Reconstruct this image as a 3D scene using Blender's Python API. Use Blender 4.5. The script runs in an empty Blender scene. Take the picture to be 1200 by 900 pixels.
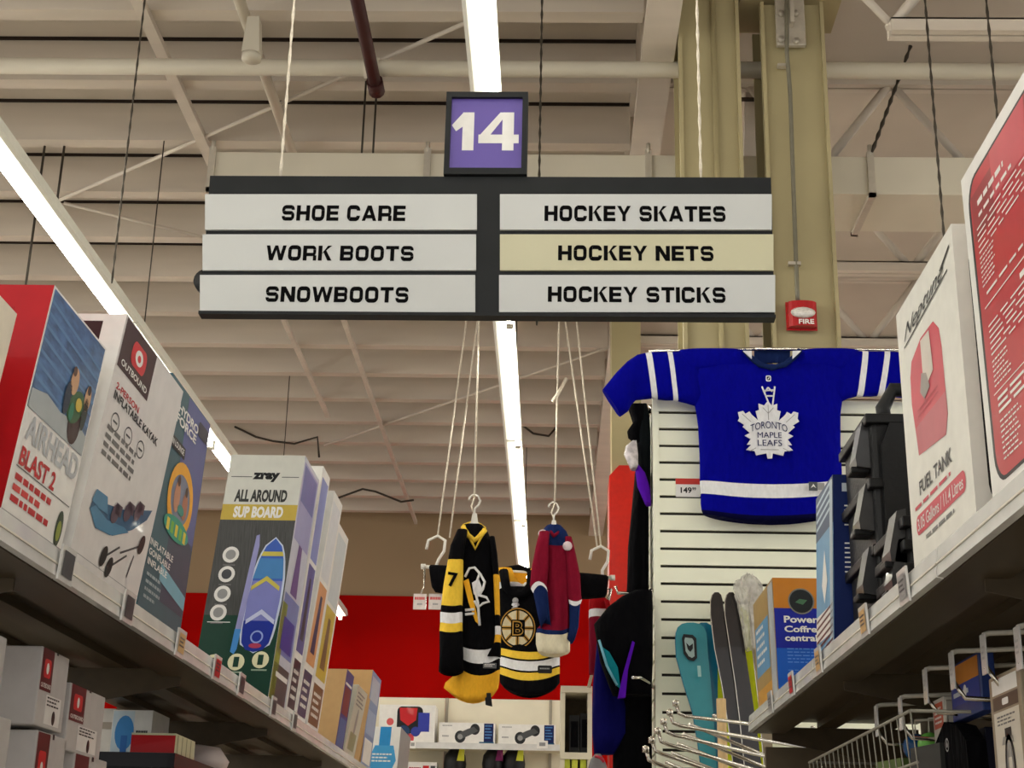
import bpy, math, random
from mathutils import Vector as V, Matrix
from mathutils.geometry import tessellate_polygon
random.seed(7)
SC = bpy.context.scene
COL = SC.collection
# ------------------------------------------------------------------ camera
F, EYE = 1750.0, 1.6                      # focal length in pixels of the 1200x900 frame, eye height
ROLL = math.radians(1.25)
VPX, VPY = 43.0, 600.0                    # the aisle's vanishing point, from the frame centre
_r = VPX*math.cos(ROLL)+VPY*math.sin(ROLL); _d = VPY*math.cos(ROLL)-VPX*math.sin(ROLL)
PITCH = math.atan2(_d, F); YAW = math.atan2(_r, math.hypot(F, _d))
CAM = V((0, 0, EYE))
fw = V((-math.sin(YAW)*math.cos(PITCH), math.cos(YAW)*math.cos(PITCH), math.sin(PITCH)))
r0 = V((math.cos(YAW), math.sin(YAW), 0)); u0_ = r0.cross(fw)
cr = r0*math.cos(ROLL)+u0_*math.sin(ROLL); cu = u0_*math.cos(ROLL)-r0*math.sin(ROLL)
cd = bpy.data.cameras.new('camera'); cam = bpy.data.objects.new('camera', cd); COL.objects.link(cam)
cam.matrix_world = Matrix(((cr.x, cu.x, -fw.x, 0), (cr.y, cu.y, -fw.y, 0), (cr.z, cu.z, -fw.z, EYE), (0, 0, 0, 1)))
cd.sensor_fit = 'HORIZONTAL'; cd.sensor_width = 36; cd.lens = 36*F/1200; cd.clip_end = 200; cd.clip_start = .05
SC.camera = cam
# ------------------------------------------------------------------ world, view
w = bpy.data.worlds.new('world'); SC.world = w; w.use_nodes = True
w.node_tree.nodes['Background'].inputs[0].default_value = (1.0, .985, .945, 1)
w.node_tree.nodes['Background'].inputs[1].default_value = 1.0
SC.view_settings.view_transform = 'Standard'; SC.view_settings.look = 'None'
SC.view_settings.exposure = 0.0; SC.view_settings.gamma = 1; SC.view_settings.use_curve_mapping = False
TUBE = 30.0                               # glow of the fluorescent tubes


def ray(px, py):
    return fw*F + cr*(px-600) - cu*(py-450)


def at(px, py, X=None, Y=None, Z=None):
    """the point of a real plane (x, y or z fixed) seen at a pixel"""
    d = ray(px, py)
    t = X/d.x if X is not None else Y/d.y if Y is not None else (Z-EYE)/d.z
    return CAM + d*t


def proj(p):
    q = p-CAM; k = F/q.dot(fw)
    return 600+q.dot(cr)*k, 450-q.dot(cu)*k


def edge(px, X, Z):
    """the point of the line x=X, z=Z seen at pixel column px"""
    lo, hi = .6, 40.0
    for _ in range(60):
        m = (lo+hi)/2
        s = proj(V((X, m, Z)))[0]
        if (s < px) == (X < 0): lo = m
        else: hi = m
    return V((X, lo, Z))


# ------------------------------------------------------------------ materials
def srgb(c):
    return tuple((x/12.92 if x <= .04045 else ((x+.055)/1.055)**2.4) for x in [v/255 for v in c])


MATS = {}


def mat(name, c, rough=.6, metal=0, emit=0, noise=.06, scale=30, bump=0, bscale=200, coat=0, alpha=1, stretch=None, spec=.35, bdist=.01):
    if name in MATS: return MATS[name]
    m = bpy.data.materials.new(name); m.use_nodes = True; nt = m.node_tree; b = nt.nodes['Principled BSDF']
    c = srgb(c)
    b.inputs['Roughness'].default_value = rough; b.inputs['Metallic'].default_value = metal
    b.inputs['Coat Weight'].default_value = coat; b.inputs['Specular IOR Level'].default_value = spec
    tc = nt.nodes.new('ShaderNodeTexCoord'); n = nt.nodes.new('ShaderNodeTexNoise'); n.inputs['Scale'].default_value = scale
    mp = nt.nodes.new('ShaderNodeMapping'); nt.links.new(tc.outputs['Object'], mp.inputs[0]); nt.links.new(mp.outputs[0], n.inputs[0])
    if stretch: mp.inputs['Scale'].default_value = stretch
    r = nt.nodes.new('ShaderNodeValToRGB')
    r.color_ramp.elements[0].position = .3; r.color_ramp.elements[1].position = .7
    r.color_ramp.elements[0].color = tuple(x*(1-noise) for x in c)+(1,)
    r.color_ramp.elements[1].color = tuple(min(1, x*(1+noise)) for x in c)+(1,)
    nt.links.new(n.outputs['Fac'], r.inputs[0]); nt.links.new(r.outputs[0], b.inputs['Base Color'])
    if emit:
        b.inputs['Emission Color'].default_value = c+(1,); b.inputs['Emission Strength'].default_value = emit
    if bump:
        n2 = nt.nodes.new('ShaderNodeTexNoise'); n2.inputs['Scale'].default_value = bscale; nt.links.new(mp.outputs[0], n2.inputs[0])
        bp = nt.nodes.new('ShaderNodeBump'); bp.inputs['Strength'].default_value = bump; bp.inputs['Distance'].default_value = bdist
        nt.links.new(n2.outputs['Fac'], bp.inputs['Height']); nt.links.new(bp.outputs[0], b.inputs['Normal'])
    if alpha < 1: b.inputs['Alpha'].default_value = alpha
    MATS[name] = m
    return m


def pm(c, rough=.38, coat=.15):           # printed card colour
    return mat('print_%02x%02x%02x_%d' % (c[0], c[1], c[2], int(rough*100)), c, rough, noise=.04, scale=25, coat=coat*.6, spec=.2)


def fabric(c):
    return mat('fabric_%02x%02x%02x' % c, c, .9, noise=.05, scale=60, bump=.55, bscale=11, spec=.06, bdist=.05, stretch=(1.6, 1.6, .7))


WHITE = pm((236, 234, 230)); BLACK = pm((22, 22, 24)); GREY = pm((150, 150, 150)); DGREY = pm((70, 72, 76))
RED = pm((190, 26, 34)); TEXTGREY = pm((110, 108, 108)); YELLOW = pm((226, 190, 60)); KRAFT = pm((196, 160, 112), .7, 0)
BLUE = pm((40, 90, 180)); NAVY = pm((18, 30, 84)); SKY = pm((120, 180, 220)); MAROON = pm((92, 22, 30)); CREAM = pm((226, 218, 200), .6, 0)
BROWN = pm((120, 80, 50)); GREEN = pm((60, 130, 60)); TEAL = pm((48, 88, 100)); SILVERP = pm((190, 196, 200), .25)
CHROME = mat('chrome', (205, 200, 190), .18, 1, noise=.05)
WIREM = mat('dull_wire', (150, 146, 134), .4, .3)
STEELW = mat('white_wire', (215, 210, 196), .45, noise=.05)
DARKMETAL = mat('dark_chain_metal', (70, 64, 56), .5, .6)
CEILP = mat('ceiling_paint', (198, 187, 173), .85, noise=.07, scale=1.5)
PURL = mat('purlin_paint', (206, 195, 181), .75, noise=.07, scale=2.0, stretch=(.4, 3, 3))
GAP = mat('deck_joint', (40, 28, 20), .9)
OLIVE = mat('column_paint', (172, 160, 122), .5, noise=.05, scale=3, bump=.05, bscale=20)
BEIGEW = mat('wall_beige', (160, 136, 106), .85, noise=.05, scale=.8)
REDW = mat('wall_red', (168, 6, 2), .8, noise=.05, scale=.7, spec=.05)
DUCTM = mat('duct_paint', (206, 198, 180), .5, noise=.04, scale=3)
PANELW = mat('gondola_panel', (228, 220, 198), .6, noise=.04, scale=5)
SLAT = mat('slatwall_panel', (250, 251, 230), .5, noise=.03, scale=6)
SHELFM = mat('shelf_shaded_metal', (74, 62, 44), .45, .1, noise=.12, scale=4, stretch=(6, .6, 6))  # beige steel shelves, with their underside shade put into this dark brown
LIPM = mat('price_channel_plastic', (214, 214, 212), .25, noise=.07, scale=14, coat=.4)
SIGNB = mat('sign_black', (34, 36, 38), .5, noise=.12, scale=8, spec=.2); SBLK = mat('sign_lettering', (10, 10, 12), .7, spec=.05)
BLKPL = mat('black_plastic', (15, 15, 17), .45, noise=.15, scale=20, bump=.1, bscale=120, spec=.3)
ROPE = mat('white_cord', (226, 216, 198), .7, noise=.1, scale=80)

# ------------------------------------------------------------------ mesh builder
ORI = {}


def tag(o, label=None, cat=None, group=None, kind=None):
    if label: o['label'] = label
    if cat: o['category'] = cat
    if group: o['group'] = group
    if kind: o['kind'] = kind
    return o


class MB:
    def __init__(s): s.v = []; s.f = []; s.m = []; s.mats = []; s.sm = []

    def mi(s, m):
        if m not in s.mats: s.mats.append(m)
        return s.mats.index(m)

    def face(s, pts, m, smooth=False):
        b = len(s.v); s.v += [V(p) for p in pts]; s.f.append(tuple(range(b, b+len(pts)))); s.m.append(s.mi(m)); s.sm.append(smooth)

    def poly(s, pts, m):                  # concave outline
        pts = [V(p) for p in pts]; b = len(s.v); s.v += pts
        for t in tessellate_polygon([pts]): s.f.append(tuple(b+i for i in t)); s.m.append(s.mi(m)); s.sm.append(False)

    def grid(s, rings, m, closed=True, caps=True, smooth=True):
        """rings of equal length; m is one material or one per band"""
        b = len(s.v); n = len(rings[0])
        for r in rings: s.v += [V(p) for p in r]
        for i in range(len(rings)-1):
            mm = m[i] if isinstance(m, list) else m
            for j in range(n if closed else n-1):
                k = (j+1) % n
                s.f.append((b+i*n+j, b+i*n+k, b+(i+1)*n+k, b+(i+1)*n+j)); s.m.append(s.mi(mm)); s.sm.append(smooth)
        if caps:
            m0 = m[0] if isinstance(m, list) else m; m1 = m[-1] if isinstance(m, list) else m
            s.f.append(tuple(b+j for j in range(n))[::-1]); s.m.append(s.mi(m0)); s.sm.append(False)
            e = b+(len(rings)-1)*n
            s.f.append(tuple(e+j for j in range(n))); s.m.append(s.mi(m1)); s.sm.append(False)
        return s

    def obox(s, P, A, D, U, m, bev=0):
        P, A, D, U = V(P), V(A), V(D), V(U)
        c = [P, P+A, P+A+D, P+D, P+U, P+A+U, P+A+D+U, P+D+U]
        b = len(s.v); s.v += c
        fl = [(0, 1, 5, 4), (1, 2, 6, 5), (2, 3, 7, 6), (3, 0, 4, 7), (4, 5, 6, 7), (3, 2, 1, 0)]
        if A.cross(D).dot(U) < 0: fl = [f[::-1] for f in fl]
        for i, f in enumerate(fl):
            s.f.append(tuple(b+k for k in f)); s.m.append(s.mi(m[i] if isinstance(m, (list, tuple)) else m)); s.sm.append(False)
        return s

    def box(s, a, b, m):
        a, b = V(a), V(b)
        return s.obox(a, (b.x-a.x, 0, 0), (0, b.y-a.y, 0), (0, 0, b.z-a.z), m)

    def tube(s, pts, r, m, n=8, caps=True):
        pts = [V(p) for p in pts]; rings = []
        up = None
        for i, p in enumerate(pts):
            d = (pts[min(i+1, len(pts)-1)]-pts[max(i-1, 0)]).normalized()
            a = up if up is not None else (V((0, 0, 1)) if abs(d.z) < .9 else V((1, 0, 0)))
            x = (a-d*a.dot(d)).normalized(); up = x; y = d.cross(x)
            rr = r[i] if isinstance(r, (list, tuple)) else r
            rings.append([p+x*rr*math.cos(t)+y*rr*math.sin(t) for t in [2*math.pi*k/n for k in range(n)]])
        return s.grid(rings, m, caps=caps)

    def prism(s, pts, off, m, side=None):
        """closed outline extruded by the vector off"""
        pts = [V(p) for p in pts]; off = V(off); s.poly(pts, m); s.poly([p+off for p in pts], m)
        for i in range(len(pts)):
            j = (i+1) % len(pts); s.face([pts[i], pts[j], pts[j]+off, pts[i]+off], side or m)
        return s

    def lathe(s, c, prof, m, n=20, axis=V((0, 0, 1)), x=V((1, 0, 0))):
        c = V(c); y = axis.cross(x)
        return s.grid([[c+axis*h+(x*math.cos(t)+y*math.sin(t))*r for t in [2*math.pi*k/n for k in range(n)]] for r, h in prof], m)

    def build(s, name, parent=None, origin=None, label=None, cat=None, group=None, kind=None, bevel=0):
        o0 = ORI[parent] if parent is not None else (V(origin) if origin is not None else V((0, 0, 0)))
        me = bpy.data.meshes.new(name); me.from_pydata([p-o0 for p in s.v], [], s.f); me.update()
        for m in s.mats: me.materials.append(m)
        for p, mi, sm in zip(me.polygons, s.m, s.sm): p.material_index = mi; p.use_smooth = sm
        o = bpy.data.objects.new(name, me); COL.objects.link(o); ORI[o] = o0
        if parent is not None: o.parent = parent
        elif origin is not None: o.location = o0
        if bevel:
            bm = o.modifiers.new('bevel', 'BEVEL'); bm.width = bevel; bm.segments = 2; bm.limit_method = 'ANGLE'
        return tag(o, label, cat, group, kind)


def thing(name, loc, label, cat, group=None):
    o = bpy.data.objects.new(name, None); COL.objects.link(o); o.location = V(loc); ORI[o] = V(loc); o.empty_display_size = .1
    return tag(o, label, cat, group)


def dup(root, loc, label=None):
    r = root.copy(); COL.objects.link(r); r.location = loc; ORI[r] = V(loc)
    if label: r['label'] = label
    for ch in list(root.children):
        c = ch.copy(); COL.objects.link(c); c.parent = r
        for g in list(ch.children):
            d = g.copy(); COL.objects.link(d); d.parent = c
    return r


# ------------------------------------------------------------------ lettering
_TX = {}


def text2d(s, bold=0.0, sq=False):
    """triangles of a line of lettering, scaled to the unit square"""
    k = (s, bold)
    if k in _TX: return _TX[k]
    cu_ = bpy.data.curves.new('t', 'FONT'); cu_.body = s; cu_.offset = bold; cu_.fill_mode = 'FRONT'; cu_.resolution_u = 3
    o = bpy.data.objects.new('t', cu_); COL.objects.link(o); bpy.context.view_layer.update()
    dg = bpy.context.evaluated_depsgraph_get(); ev = o.evaluated_get(dg); me = ev.to_mesh()
    vs = [(v.co.x, v.co.y) for v in me.vertices]; fs = [tuple(p.vertices) for p in me.polygons]
    ev.to_mesh_clear(); bpy.data.objects.remove(o); bpy.data.curves.remove(cu_)
    xs = [v[0] for v in vs]; ys = [v[1] for v in vs]; x0, x1, y0, y1 = min(xs), max(xs), min(ys), max(ys)
    vs = [((x-x0)/(x1-x0), (y-y0)/(y1-y0)) for x, y in vs]
    _TX[k] = (vs, fs)
    return _TX[k]


T_ = .265                                 # stroke weight of the wide square sign letters (cap height 1)


def arc(cx, cy, r, a0, a1, n=5):
    return [(cx+r*math.cos(math.radians(a0+(a1-a0)*i/n)), cy+r*math.sin(math.radians(a0+(a1-a0)*i/n))) for i in range(n+1)]


def rr(x0, y0, x1, y1, r=.2):
    return arc(x1-r, y1-r, r, 0, 90)+arc(x0+r, y1-r, r, 90, 180)+arc(x0+r, y0+r, r, 180, 270)+arc(x1-r, y0+r, r, 270, 360)


def stroke(pts, t, closed=False):
    n = len(pts); L = []; R = []
    for i in range(n):
        a = pts[(i-1) % n] if (closed or i > 0) else None; b = pts[i]; c = pts[(i+1) % n] if (closed or i < n-1) else None
        ds = []
        if a: ds.append((b[0]-a[0], b[1]-a[1]))
        if c: ds.append((c[0]-b[0], c[1]-b[1]))
        ds = [(x/math.hypot(x, y), y/math.hypot(x, y)) for x, y in ds if math.hypot(x, y) > 1e-6]
        mx = sum(d[0] for d in ds); my = sum(d[1] for d in ds); l = math.hypot(mx, my); mx /= l; my /= l
        k = 1/max(.5, mx*ds[0][0]+my*ds[0][1])
        L.append((b[0]-my*t/2*k, b[1]+mx*t/2*k)); R.append((b[0]+my*t/2*k, b[1]-mx*t/2*k))
    return [[L[i], R[i], R[(i+1) % n], L[(i+1) % n]] for i in range(n if closed else n-1)]


def glyph(ch):
    t = T_; h = t/2; W = {'W': 1.55, 'I': t, 'T': 1.0, 'E': .95, '1': .62, '4': 1.12, 'N': 1.1, 'Y': 1.1, 'A': 1.15}.get(ch, 1.05)
    l, r, b, p, mid = h+.02, W-h-.02, h*.86, 1-h*.86, .5
    ht = t*.86; S = lambda q, c=False, tt=t: stroke(q, tt, c)
    vert = lambda x: [[(x-h-.02, 0), (x+h+.02, 0), (x+h+.02, 1), (x-h-.02, 1)]]
    bar = lambda x0, x1, y: [[(x0, y-ht/2), (x1, y-ht/2), (x1, y+ht/2), (x0, y+ht/2)]]
    if ch == 'O': q = S(rr(l, b, r, p, .22), True)
    elif ch == 'C': q = S([(r, .66)]+arc(r-.2, p-.2, .2, 0, 90)+arc(l+.2, p-.2, .2, 90, 180)+arc(l+.2, b+.2, .2, 180, 270)+arc(r-.2, b+.2, .2, 270, 360)+[(r, .34)])
    elif ch == 'S':
        k = .17; q = S([(r, .70)]+arc(r-k, p-k, k, 0, 90)+arc(l+k, p-k, k, 90, 180)+arc(l+k, mid+k, k, 180, 270)+arc(r-k, mid-k, k, 90, 0)+arc(r-k, b+k, k, 360, 270)+arc(l+k, b+k, k, 270, 180)+[(l, .30)], tt=t*.9)
    elif ch == 'H': q = vert(l)+vert(r)+bar(l, r, mid)
    elif ch == 'E': q = vert(l)+bar(l, W, b)+bar(l, W-.05, mid)+bar(l, W, p)
    elif ch == 'T': q = vert(W/2)+bar(0, W, p)
    elif ch == 'I': q = vert(h)
    elif ch == 'A': q = [[(0, 0), (.27, 0), (.69, 1), (.42, 1)], [(W-.27, 0), (W, 0), (W-.42, 1), (W-.73, 1)]]+bar(.25, W-.25, .28)
    elif ch == 'N': q = vert(l)+vert(r)+[[(l-h, 1), (l+.2, 1), (r+h, 0), (r-.2, 0)]]
    elif ch == 'Y': q = [[(0, 1), (.3, 1), (W/2+.13, .42), (W/2-.13, .42)], [(W-.3, 1), (W, 1), (W/2+.13, .42), (W/2-.13, .42)], [(W/2-.13, 0), (W/2+.13, 0), (W/2+.13, .46), (W/2-.13, .46)]]
    elif ch == 'K': q = vert(l)+[[(l+.1, .42), (l+.38, .62), (W, 1), (W-.32, 1)], [(l+.25, .56), (l+.46, .68), (W+.02, 0), (W-.31, 0)]]
    elif ch == 'W': q = [[(0, 1), (.27, 1), (.55, 0), (.26, 0)], [(.26, 0), (.55, 0), (.87, 1), (.66, 1)], [(.68, 1), (.89, 1), (W-.26, 0), (W-.55, 0)], [(W-.27, 1), (W, 1), (W-.26, 0), (W-.55, 0)]]
    elif ch == 'R': q = vert(l)+S([(l, p)]+arc(r-.16, p-.16, .16, 90, 0)+arc(r-.16, .40+.16, .16, 360, 270)+[(l, .40)], tt=ht)+[[(W-.26, 0), (W, 0), (W, .34), (W-.26, .40)]]
    elif ch == 'B': q = vert(l)+S([(l, p)]+arc(r-.15, p-.15, .15, 90, 0)+arc(r-.15, mid+.15, .15, 360, 270)+[(l, mid)], tt=ht)+S([(l, mid)]+arc(r-.15, mid-.15, .15, 90, 0)+arc(r-.15, b+.15, .15, 360, 270)+[(l, b)], tt=ht)
    elif ch == '1': q = [[(.30, 0), (.62, 0), (.62, 1), (.30, 1)], [(0, .55), (.12, .50), (.40, .70), (.40, 1), (.30, 1), (.06, .72)]]; q[1] = [(0, .66), (.12, .50), (.36, .66), (.36, 1), (.30, .98)]
    elif ch == '4': q = [[(.66, 0), (.98, 0), (.98, 1), (.66, 1)], bar(0, W, .30)[0], [(0, .36), (.24, .30), (.80, .98), (.60, 1)]]
    else: q = []
    return q, W


def signtext(s):
    out = []; x = 0
    for ch in s:
        if ch == ' ': x += .52; continue
        q, W = glyph(ch); out += [[(a+x, b) for a, b in f] for f in q]; x += W+.13
    x -= .13
    return [[(a/x, b) for a, b in f] for f in out]


# ------------------------------------------------------------------ printed faces
class Face:
    """a flat face seen from outside: origin bottom-left, A to the right, U up"""
    def __init__(s, O, A, U):
        s.O, s.A, s.U = V(O), V(A), V(U); s.n = s.A.cross(s.U).normalized(); s.w = s.A.length; s.h = s.U.length

    def p(s, u, v, k=1): return s.O+s.A*u+s.U*v+s.n*(.0004*k)

    def rect(s, mb, u0, v0, u1, v1, m, k=1): mb.face([s.p(u0, v0, k), s.p(u1, v0, k), s.p(u1, v1, k), s.p(u0, v1, k)], m)

    def poly(s, mb, pts, m, k=1): mb.poly([s.p(u, v, k) for u, v in pts], m)

    def rrect(s, mb, u0, v0, u1, v1, m, k=1, r=.03):
        a = r/s.w; b = r/s.h
        pts = []
        for cx, cy, a0 in ((u1-a, v1-b, 0), (u0+a, v1-b, 90), (u0+a, v0+b, 180), (u1-a, v0+b, 270)):
            pts += [(cx+a*math.cos(math.radians(a0+18*i)), cy+b*math.sin(math.radians(a0+18*i))) for i in range(6)]
        s.poly(mb, pts, m, k)

    def disc(s, mb, u, v, r, m, k=1, ry=None, n=20, rot=0):
        a = r; b = ry or r; c, q = math.cos(rot), math.sin(rot)
        pts = []
        for i in range(n):
            t = 2*math.pi*i/n; x, y = a*math.cos(t), b*math.sin(t)
            pts.append((u+(x*c-y*q)/s.w, v+(x*q+y*c)/s.h))
        s.poly(mb, pts, m, k)

    def ring(s, mb, u, v, r, t, m, k=1, ry=None, n=24, rot=0):
        b = ry or r; c, q = math.cos(rot), math.sin(rot)
        P = lambda rx, ry_, a: (u+(rx*math.cos(a)*c-ry_*math.sin(a)*q)/s.w, v+(rx*math.cos(a)*q+ry_*math.sin(a)*c)/s.h)
        for i in range(n):
            a0, a1 = 2*math.pi*i/n, 2*math.pi*(i+1)/n
            mb.face([s.p(*z, k) for z in (P(r, b, a0), P(r, b, a1), P(r-t, b-t, a1), P(r-t, b-t, a0))], m)

    def text(s, mb, t, u0, v0, u1, v1, m, k=2, bold=.0, sl=0, it=0):
        vs, fs = text2d(t, bold)
        b = len(mb.v); mb.v += [s.p(u0+(u1-u0)*x+it*y, v0+(v1-v0)*y+sl*x, k) for x, y in vs]
        for f in fs: mb.f.append(tuple(b+i for i in f)); mb.m.append(mb.mi(m)); mb.sm.append(False)

    def sign(s, mb, t, u0, v0, u1, v1, m, k=2):
        for i, f in enumerate(signtext(t)): s.poly(mb, [(u0+(u1-u0)*x, v0+(v1-v0)*y) for x, y in f], m, k+.4+(i % 7)*.3)

    def lines(s, mb, u0, v0, u1, v1, n, m, k=2, fill=.45, seed=0):
        rn = random.Random(seed)
        for i in range(n):
            y1 = v1-(v1-v0)*i/n; y0 = y1-(v1-v0)/n*fill; x = u0; e = u0+(u1-u0)*rn.uniform(.65, 1)
            while x < e:
                wd = (u1-u0)*rn.uniform(.07, .2); s.rect(mb, x, y0, min(x+wd, e), y1, m, k); x += wd+(u1-u0)*.035


class Carton:
    """a carton on a shelf edge: near / far bottom columns in the photo give its length, the near top pixel its height and lean"""
    def __init__(s, X, Z, near, far, top, depth, side, name, label, cat='box', group=None, mats=None, body='carton', gap=.006, ref='near'):
        P = edge(near, X, Z); Q = edge(far, X, Z); L = Q.y-P.y; P = V((X, P.y+gap/2, Z)); L -= gap
        h, sx = .4, 0.0                   # height and sideways lean of the front edge
        for _ in range(40):
            B0_ = P if ref == 'near' else P+V((0, L, 0)); f = lambda hh, ss: V(proj(B0_+V((ss, 0, hh)))+(0,))
            e = V(top+(0,))-f(h, sx); a = (f(h+1e-3, sx)-f(h, sx))/1e-3; b = (f(h, sx+1e-3)-f(h, sx))/1e-3
            det = a.x*b.y-a.y*b.x; h += (e.x*b.y-e.y*b.x)/det; sx += (a.x*e.y-a.y*e.x)/det
        s.P, s.L, s.h, s.lean = P, L, h, sx
        print('carton', name, 'Y %.2f L %.2f h %.2f lean %.1f' % (P.y, L, h, math.degrees(math.atan2(sx, h))))
        U = V((sx, 0, h)); A = V((0, L, 0)); D = V((side*depth, 0, 0)); s.U, s.A, s.D = U, A, D
        s.o = thing(name, P, label, cat, group)
        mb = MB()
        # faces of obox(P, A, D, U): front(aisle) / far / back / near / top / bottom
        m = mats or [WHITE]*6
        mb.obox(P, A, D, U, m)
        s.mb = mb; s.body = body
        s.front = Face(P, A, U) if side < 0 else Face(P+A, -A, U)
        s.near = Face(P+D, -D, U) if side < 0 else Face(P, D, U)
        s.art = MB(); s.let = MB()

    def done(s, art='printed_artwork', let='lettering'):
        b = s.mb.build(s.body, s.o)
        if s.art.f: s.art.build(art, s.o)
        if s.let.f: s.let.build(let, s.o)
        return s.o


# ================================================================== SETTING
HC = EYE+4.6                              # roof deck
WALLY = 18.0
XL, XR = -13.0, 12.0
MB().box((XL, -4, -.1), (XR, WALLY+.2, 0), mat('floor_tile', (196, 188, 174), .35, noise=.06, scale=2)).build('floor', kind='structure')
MB().box((XL, -4, HC), (XR, WALLY+.2, HC+.12), CEILP).build('ceiling', kind='structure')
zr1 = at(400, 698, Y=WALLY).z
MB().box((XL, WALLY, 0), (XR, WALLY+.15, HC), BEIGEW).build('wall_back', kind='structure')
MB().box((XL, WALLY-.03, 0), (XR, WALLY, zr1), REDW).build('trim_1', kind='structure')
gx0 = at(758, 0, Z=HC-.36).x; gx1 = at(799, 0, Z=HC-.36).x
# roof purlins: web facing the camera, flange underneath, dark joint at the deck
PD, PITCHP = .26, .155*4.6
y = 1.609*4.6-PITCHP*4
while y < WALLY-.1:
    mb = MB()
    mb.box((XL, y, HC-PD), (gx0, y+.012, HC), PURL)
    mb.box((XL, y, HC-PD-.012), (gx0, y+.10, HC-PD), PURL)
    mb.box((XL, y+.088, HC-PD), (gx0, y+.10, HC-PD+.03), PURL)
    mb.box((XL, y-.016, HC-.016), (gx0, y, HC), GAP)
    mb.build('ceiling_purlin', kind='structure')
    y += PITCHP
mb = MB()                                 # the girder along the aisle: flanges and web
mb.box((gx0, 2, HC-.40), (gx1, WALLY, HC-.36), PURL); mb.box(((gx0+gx1)/2-.02, 2, HC-.36), ((gx0+gx1)/2+.02, WALLY, HC-.04), PURL)
mb.box((gx0, 2, HC-.04), (gx1, WALLY, HC-.002), PURL)
for k in range(12): mb.box((gx0+.01, 6+k*1.1, HC-.36), (gx1-.01, 6.02+k*1.1, HC-.04), PURL)
mb.build('ceiling_girder', kind='structure')
for px, py, wd, y0, y1 in ((208, 95, .032, 2, 9.0), (440, 475, .018, 9.2, 17.9), (360, 430, .018, 9.2, 13.6)):
    x = at(px, py, Z=HC-PD).x
    MB().box((x-wd, y0, HC-PD-.05), (x+wd, y1, HC-PD-.012), PURL).build('ceiling_strut', kind='structure')
# open-web joists on the right side of the columns
jx0 = gx1+.02
for jy in (6.3, 7.75, 9.2, 10.62, 12.1, 13.5):
    mb = MB(); zb = EYE+3.99; zt = HC-.06; xs_ = at(1042, 32, Y=6.3).x if jy < 6.5 else jx0
    for z in (zb, zt):
        mb.box((xs_, jy-.05, z-.035), (XR, jy-.008, z+.035), PURL); mb.box((xs_, jy+.008, z-.035), (XR, jy+.05, z+.035), PURL)
        mb.box((xs_, jy-.05, z+.026), (XR, jy+.05, z+.035), PURL)
    x = at(1043, 95, Y=7.75).x-.84; k = 0
    if jy < 6.5: x = xs_; k = 1; mb.tube([(xs_+.03, jy, zb), (xs_-.4, jy, zt)], .022, PURL, 6)
    while x < jx0: x += .84
    while x < 9:
        mb.tube([(x, jy, zb if k % 2 else zt), (x+.42, jy, zt if k % 2 else zb)], .027, PURL, 6); x += .42; k += 1
    mb.build('ceiling_joist', kind='structure')
# pipe across the whole ceiling
p0, p1 = at(0, 79, Y=7.0), at(1150, 82, Y=7.0); zp = (p0.z+p1.z)/2
mb = MB().tube([(-9, 7.0, zp), (9, 7.0, zp)], .045, DUCTM, 14)
for x in (-3.2, -1.0, 1.3, 3.2): mb.tube([(x-.04, 7.0, zp), (x+.04, 7.0, zp)], .056, DUCTM, 14)
mb.build('overhead_pipe', label='long cream pipe running crosswise under the roof beams', cat='pipe', origin=(0, 7, zp))

# columns
CY = 6.75


def column(xa, xb, y, name, top):
    mb = MB(); a = at(xa, 300, Y=y).x; b = at(xb, 300, Y=y).x
    mb.box((a, y, 0), (b, y+.02, top), OLIVE)
    mb.box(((a+b)/2-.01, y+.02, 0), ((a+b)/2+.01, y+.28, top), OLIVE)
    mb.box((a, y+.28, 0), (b, y+.30, top), OLIVE)
    for x in (a, b-.018): mb.box((x, y-.03, 0), (x+.018, y, top), OLIVE)
    return mb, a, b


mb, ca, cb = column(799, 874, CY, 'column', HC)
mb.build('column', kind='structure')
mb, cc, cd_ = column(901, 979, CY, 'column', at(930, 6, Y=CY).z)
mb.build('column', kind='structure')
ctop = at(930, 6, Y=CY).z
mb = MB().box((cc-.1, CY-.03, ctop+.02), (cd_+.1, CY+.3, ctop+.25), OLIVE).build('ceiling_girder', kind='structure')
# bolted bracket on the right column
b0 = at(910, 55, Y=CY-.04); b1 = at(941, -8, Y=CY-.04)
t = thing('beam_bracket', (b0.x, CY, b0.z), 'pale bolted steel bracket at the top of the right steel column', 'bracket')
PLATE = mat('galvanised_plate', (190, 182, 168), .4, .3)
MB().box((b0.x, CY-.06, b0.z), (b1.x, CY-.031, ctop+.24), PLATE).box(((b0.x+b1.x)/2-.012, CY-.12, b0.z+.1), ((b0.x+b1.x)/2+.012, CY-.06, ctop+.24), PLATE).build('plate', t, bevel=.004)
for px, py in ((915, 17), (932, 17), (915, 47), (933, 49)):
    q = at(px, py, Y=CY-.06); MB().lathe(q, [(0, -.002), (.018, 0), (.018, .018), (0, .019)], PLATE, 6, V((0, -1, 0))).build('bolt', t)
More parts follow.
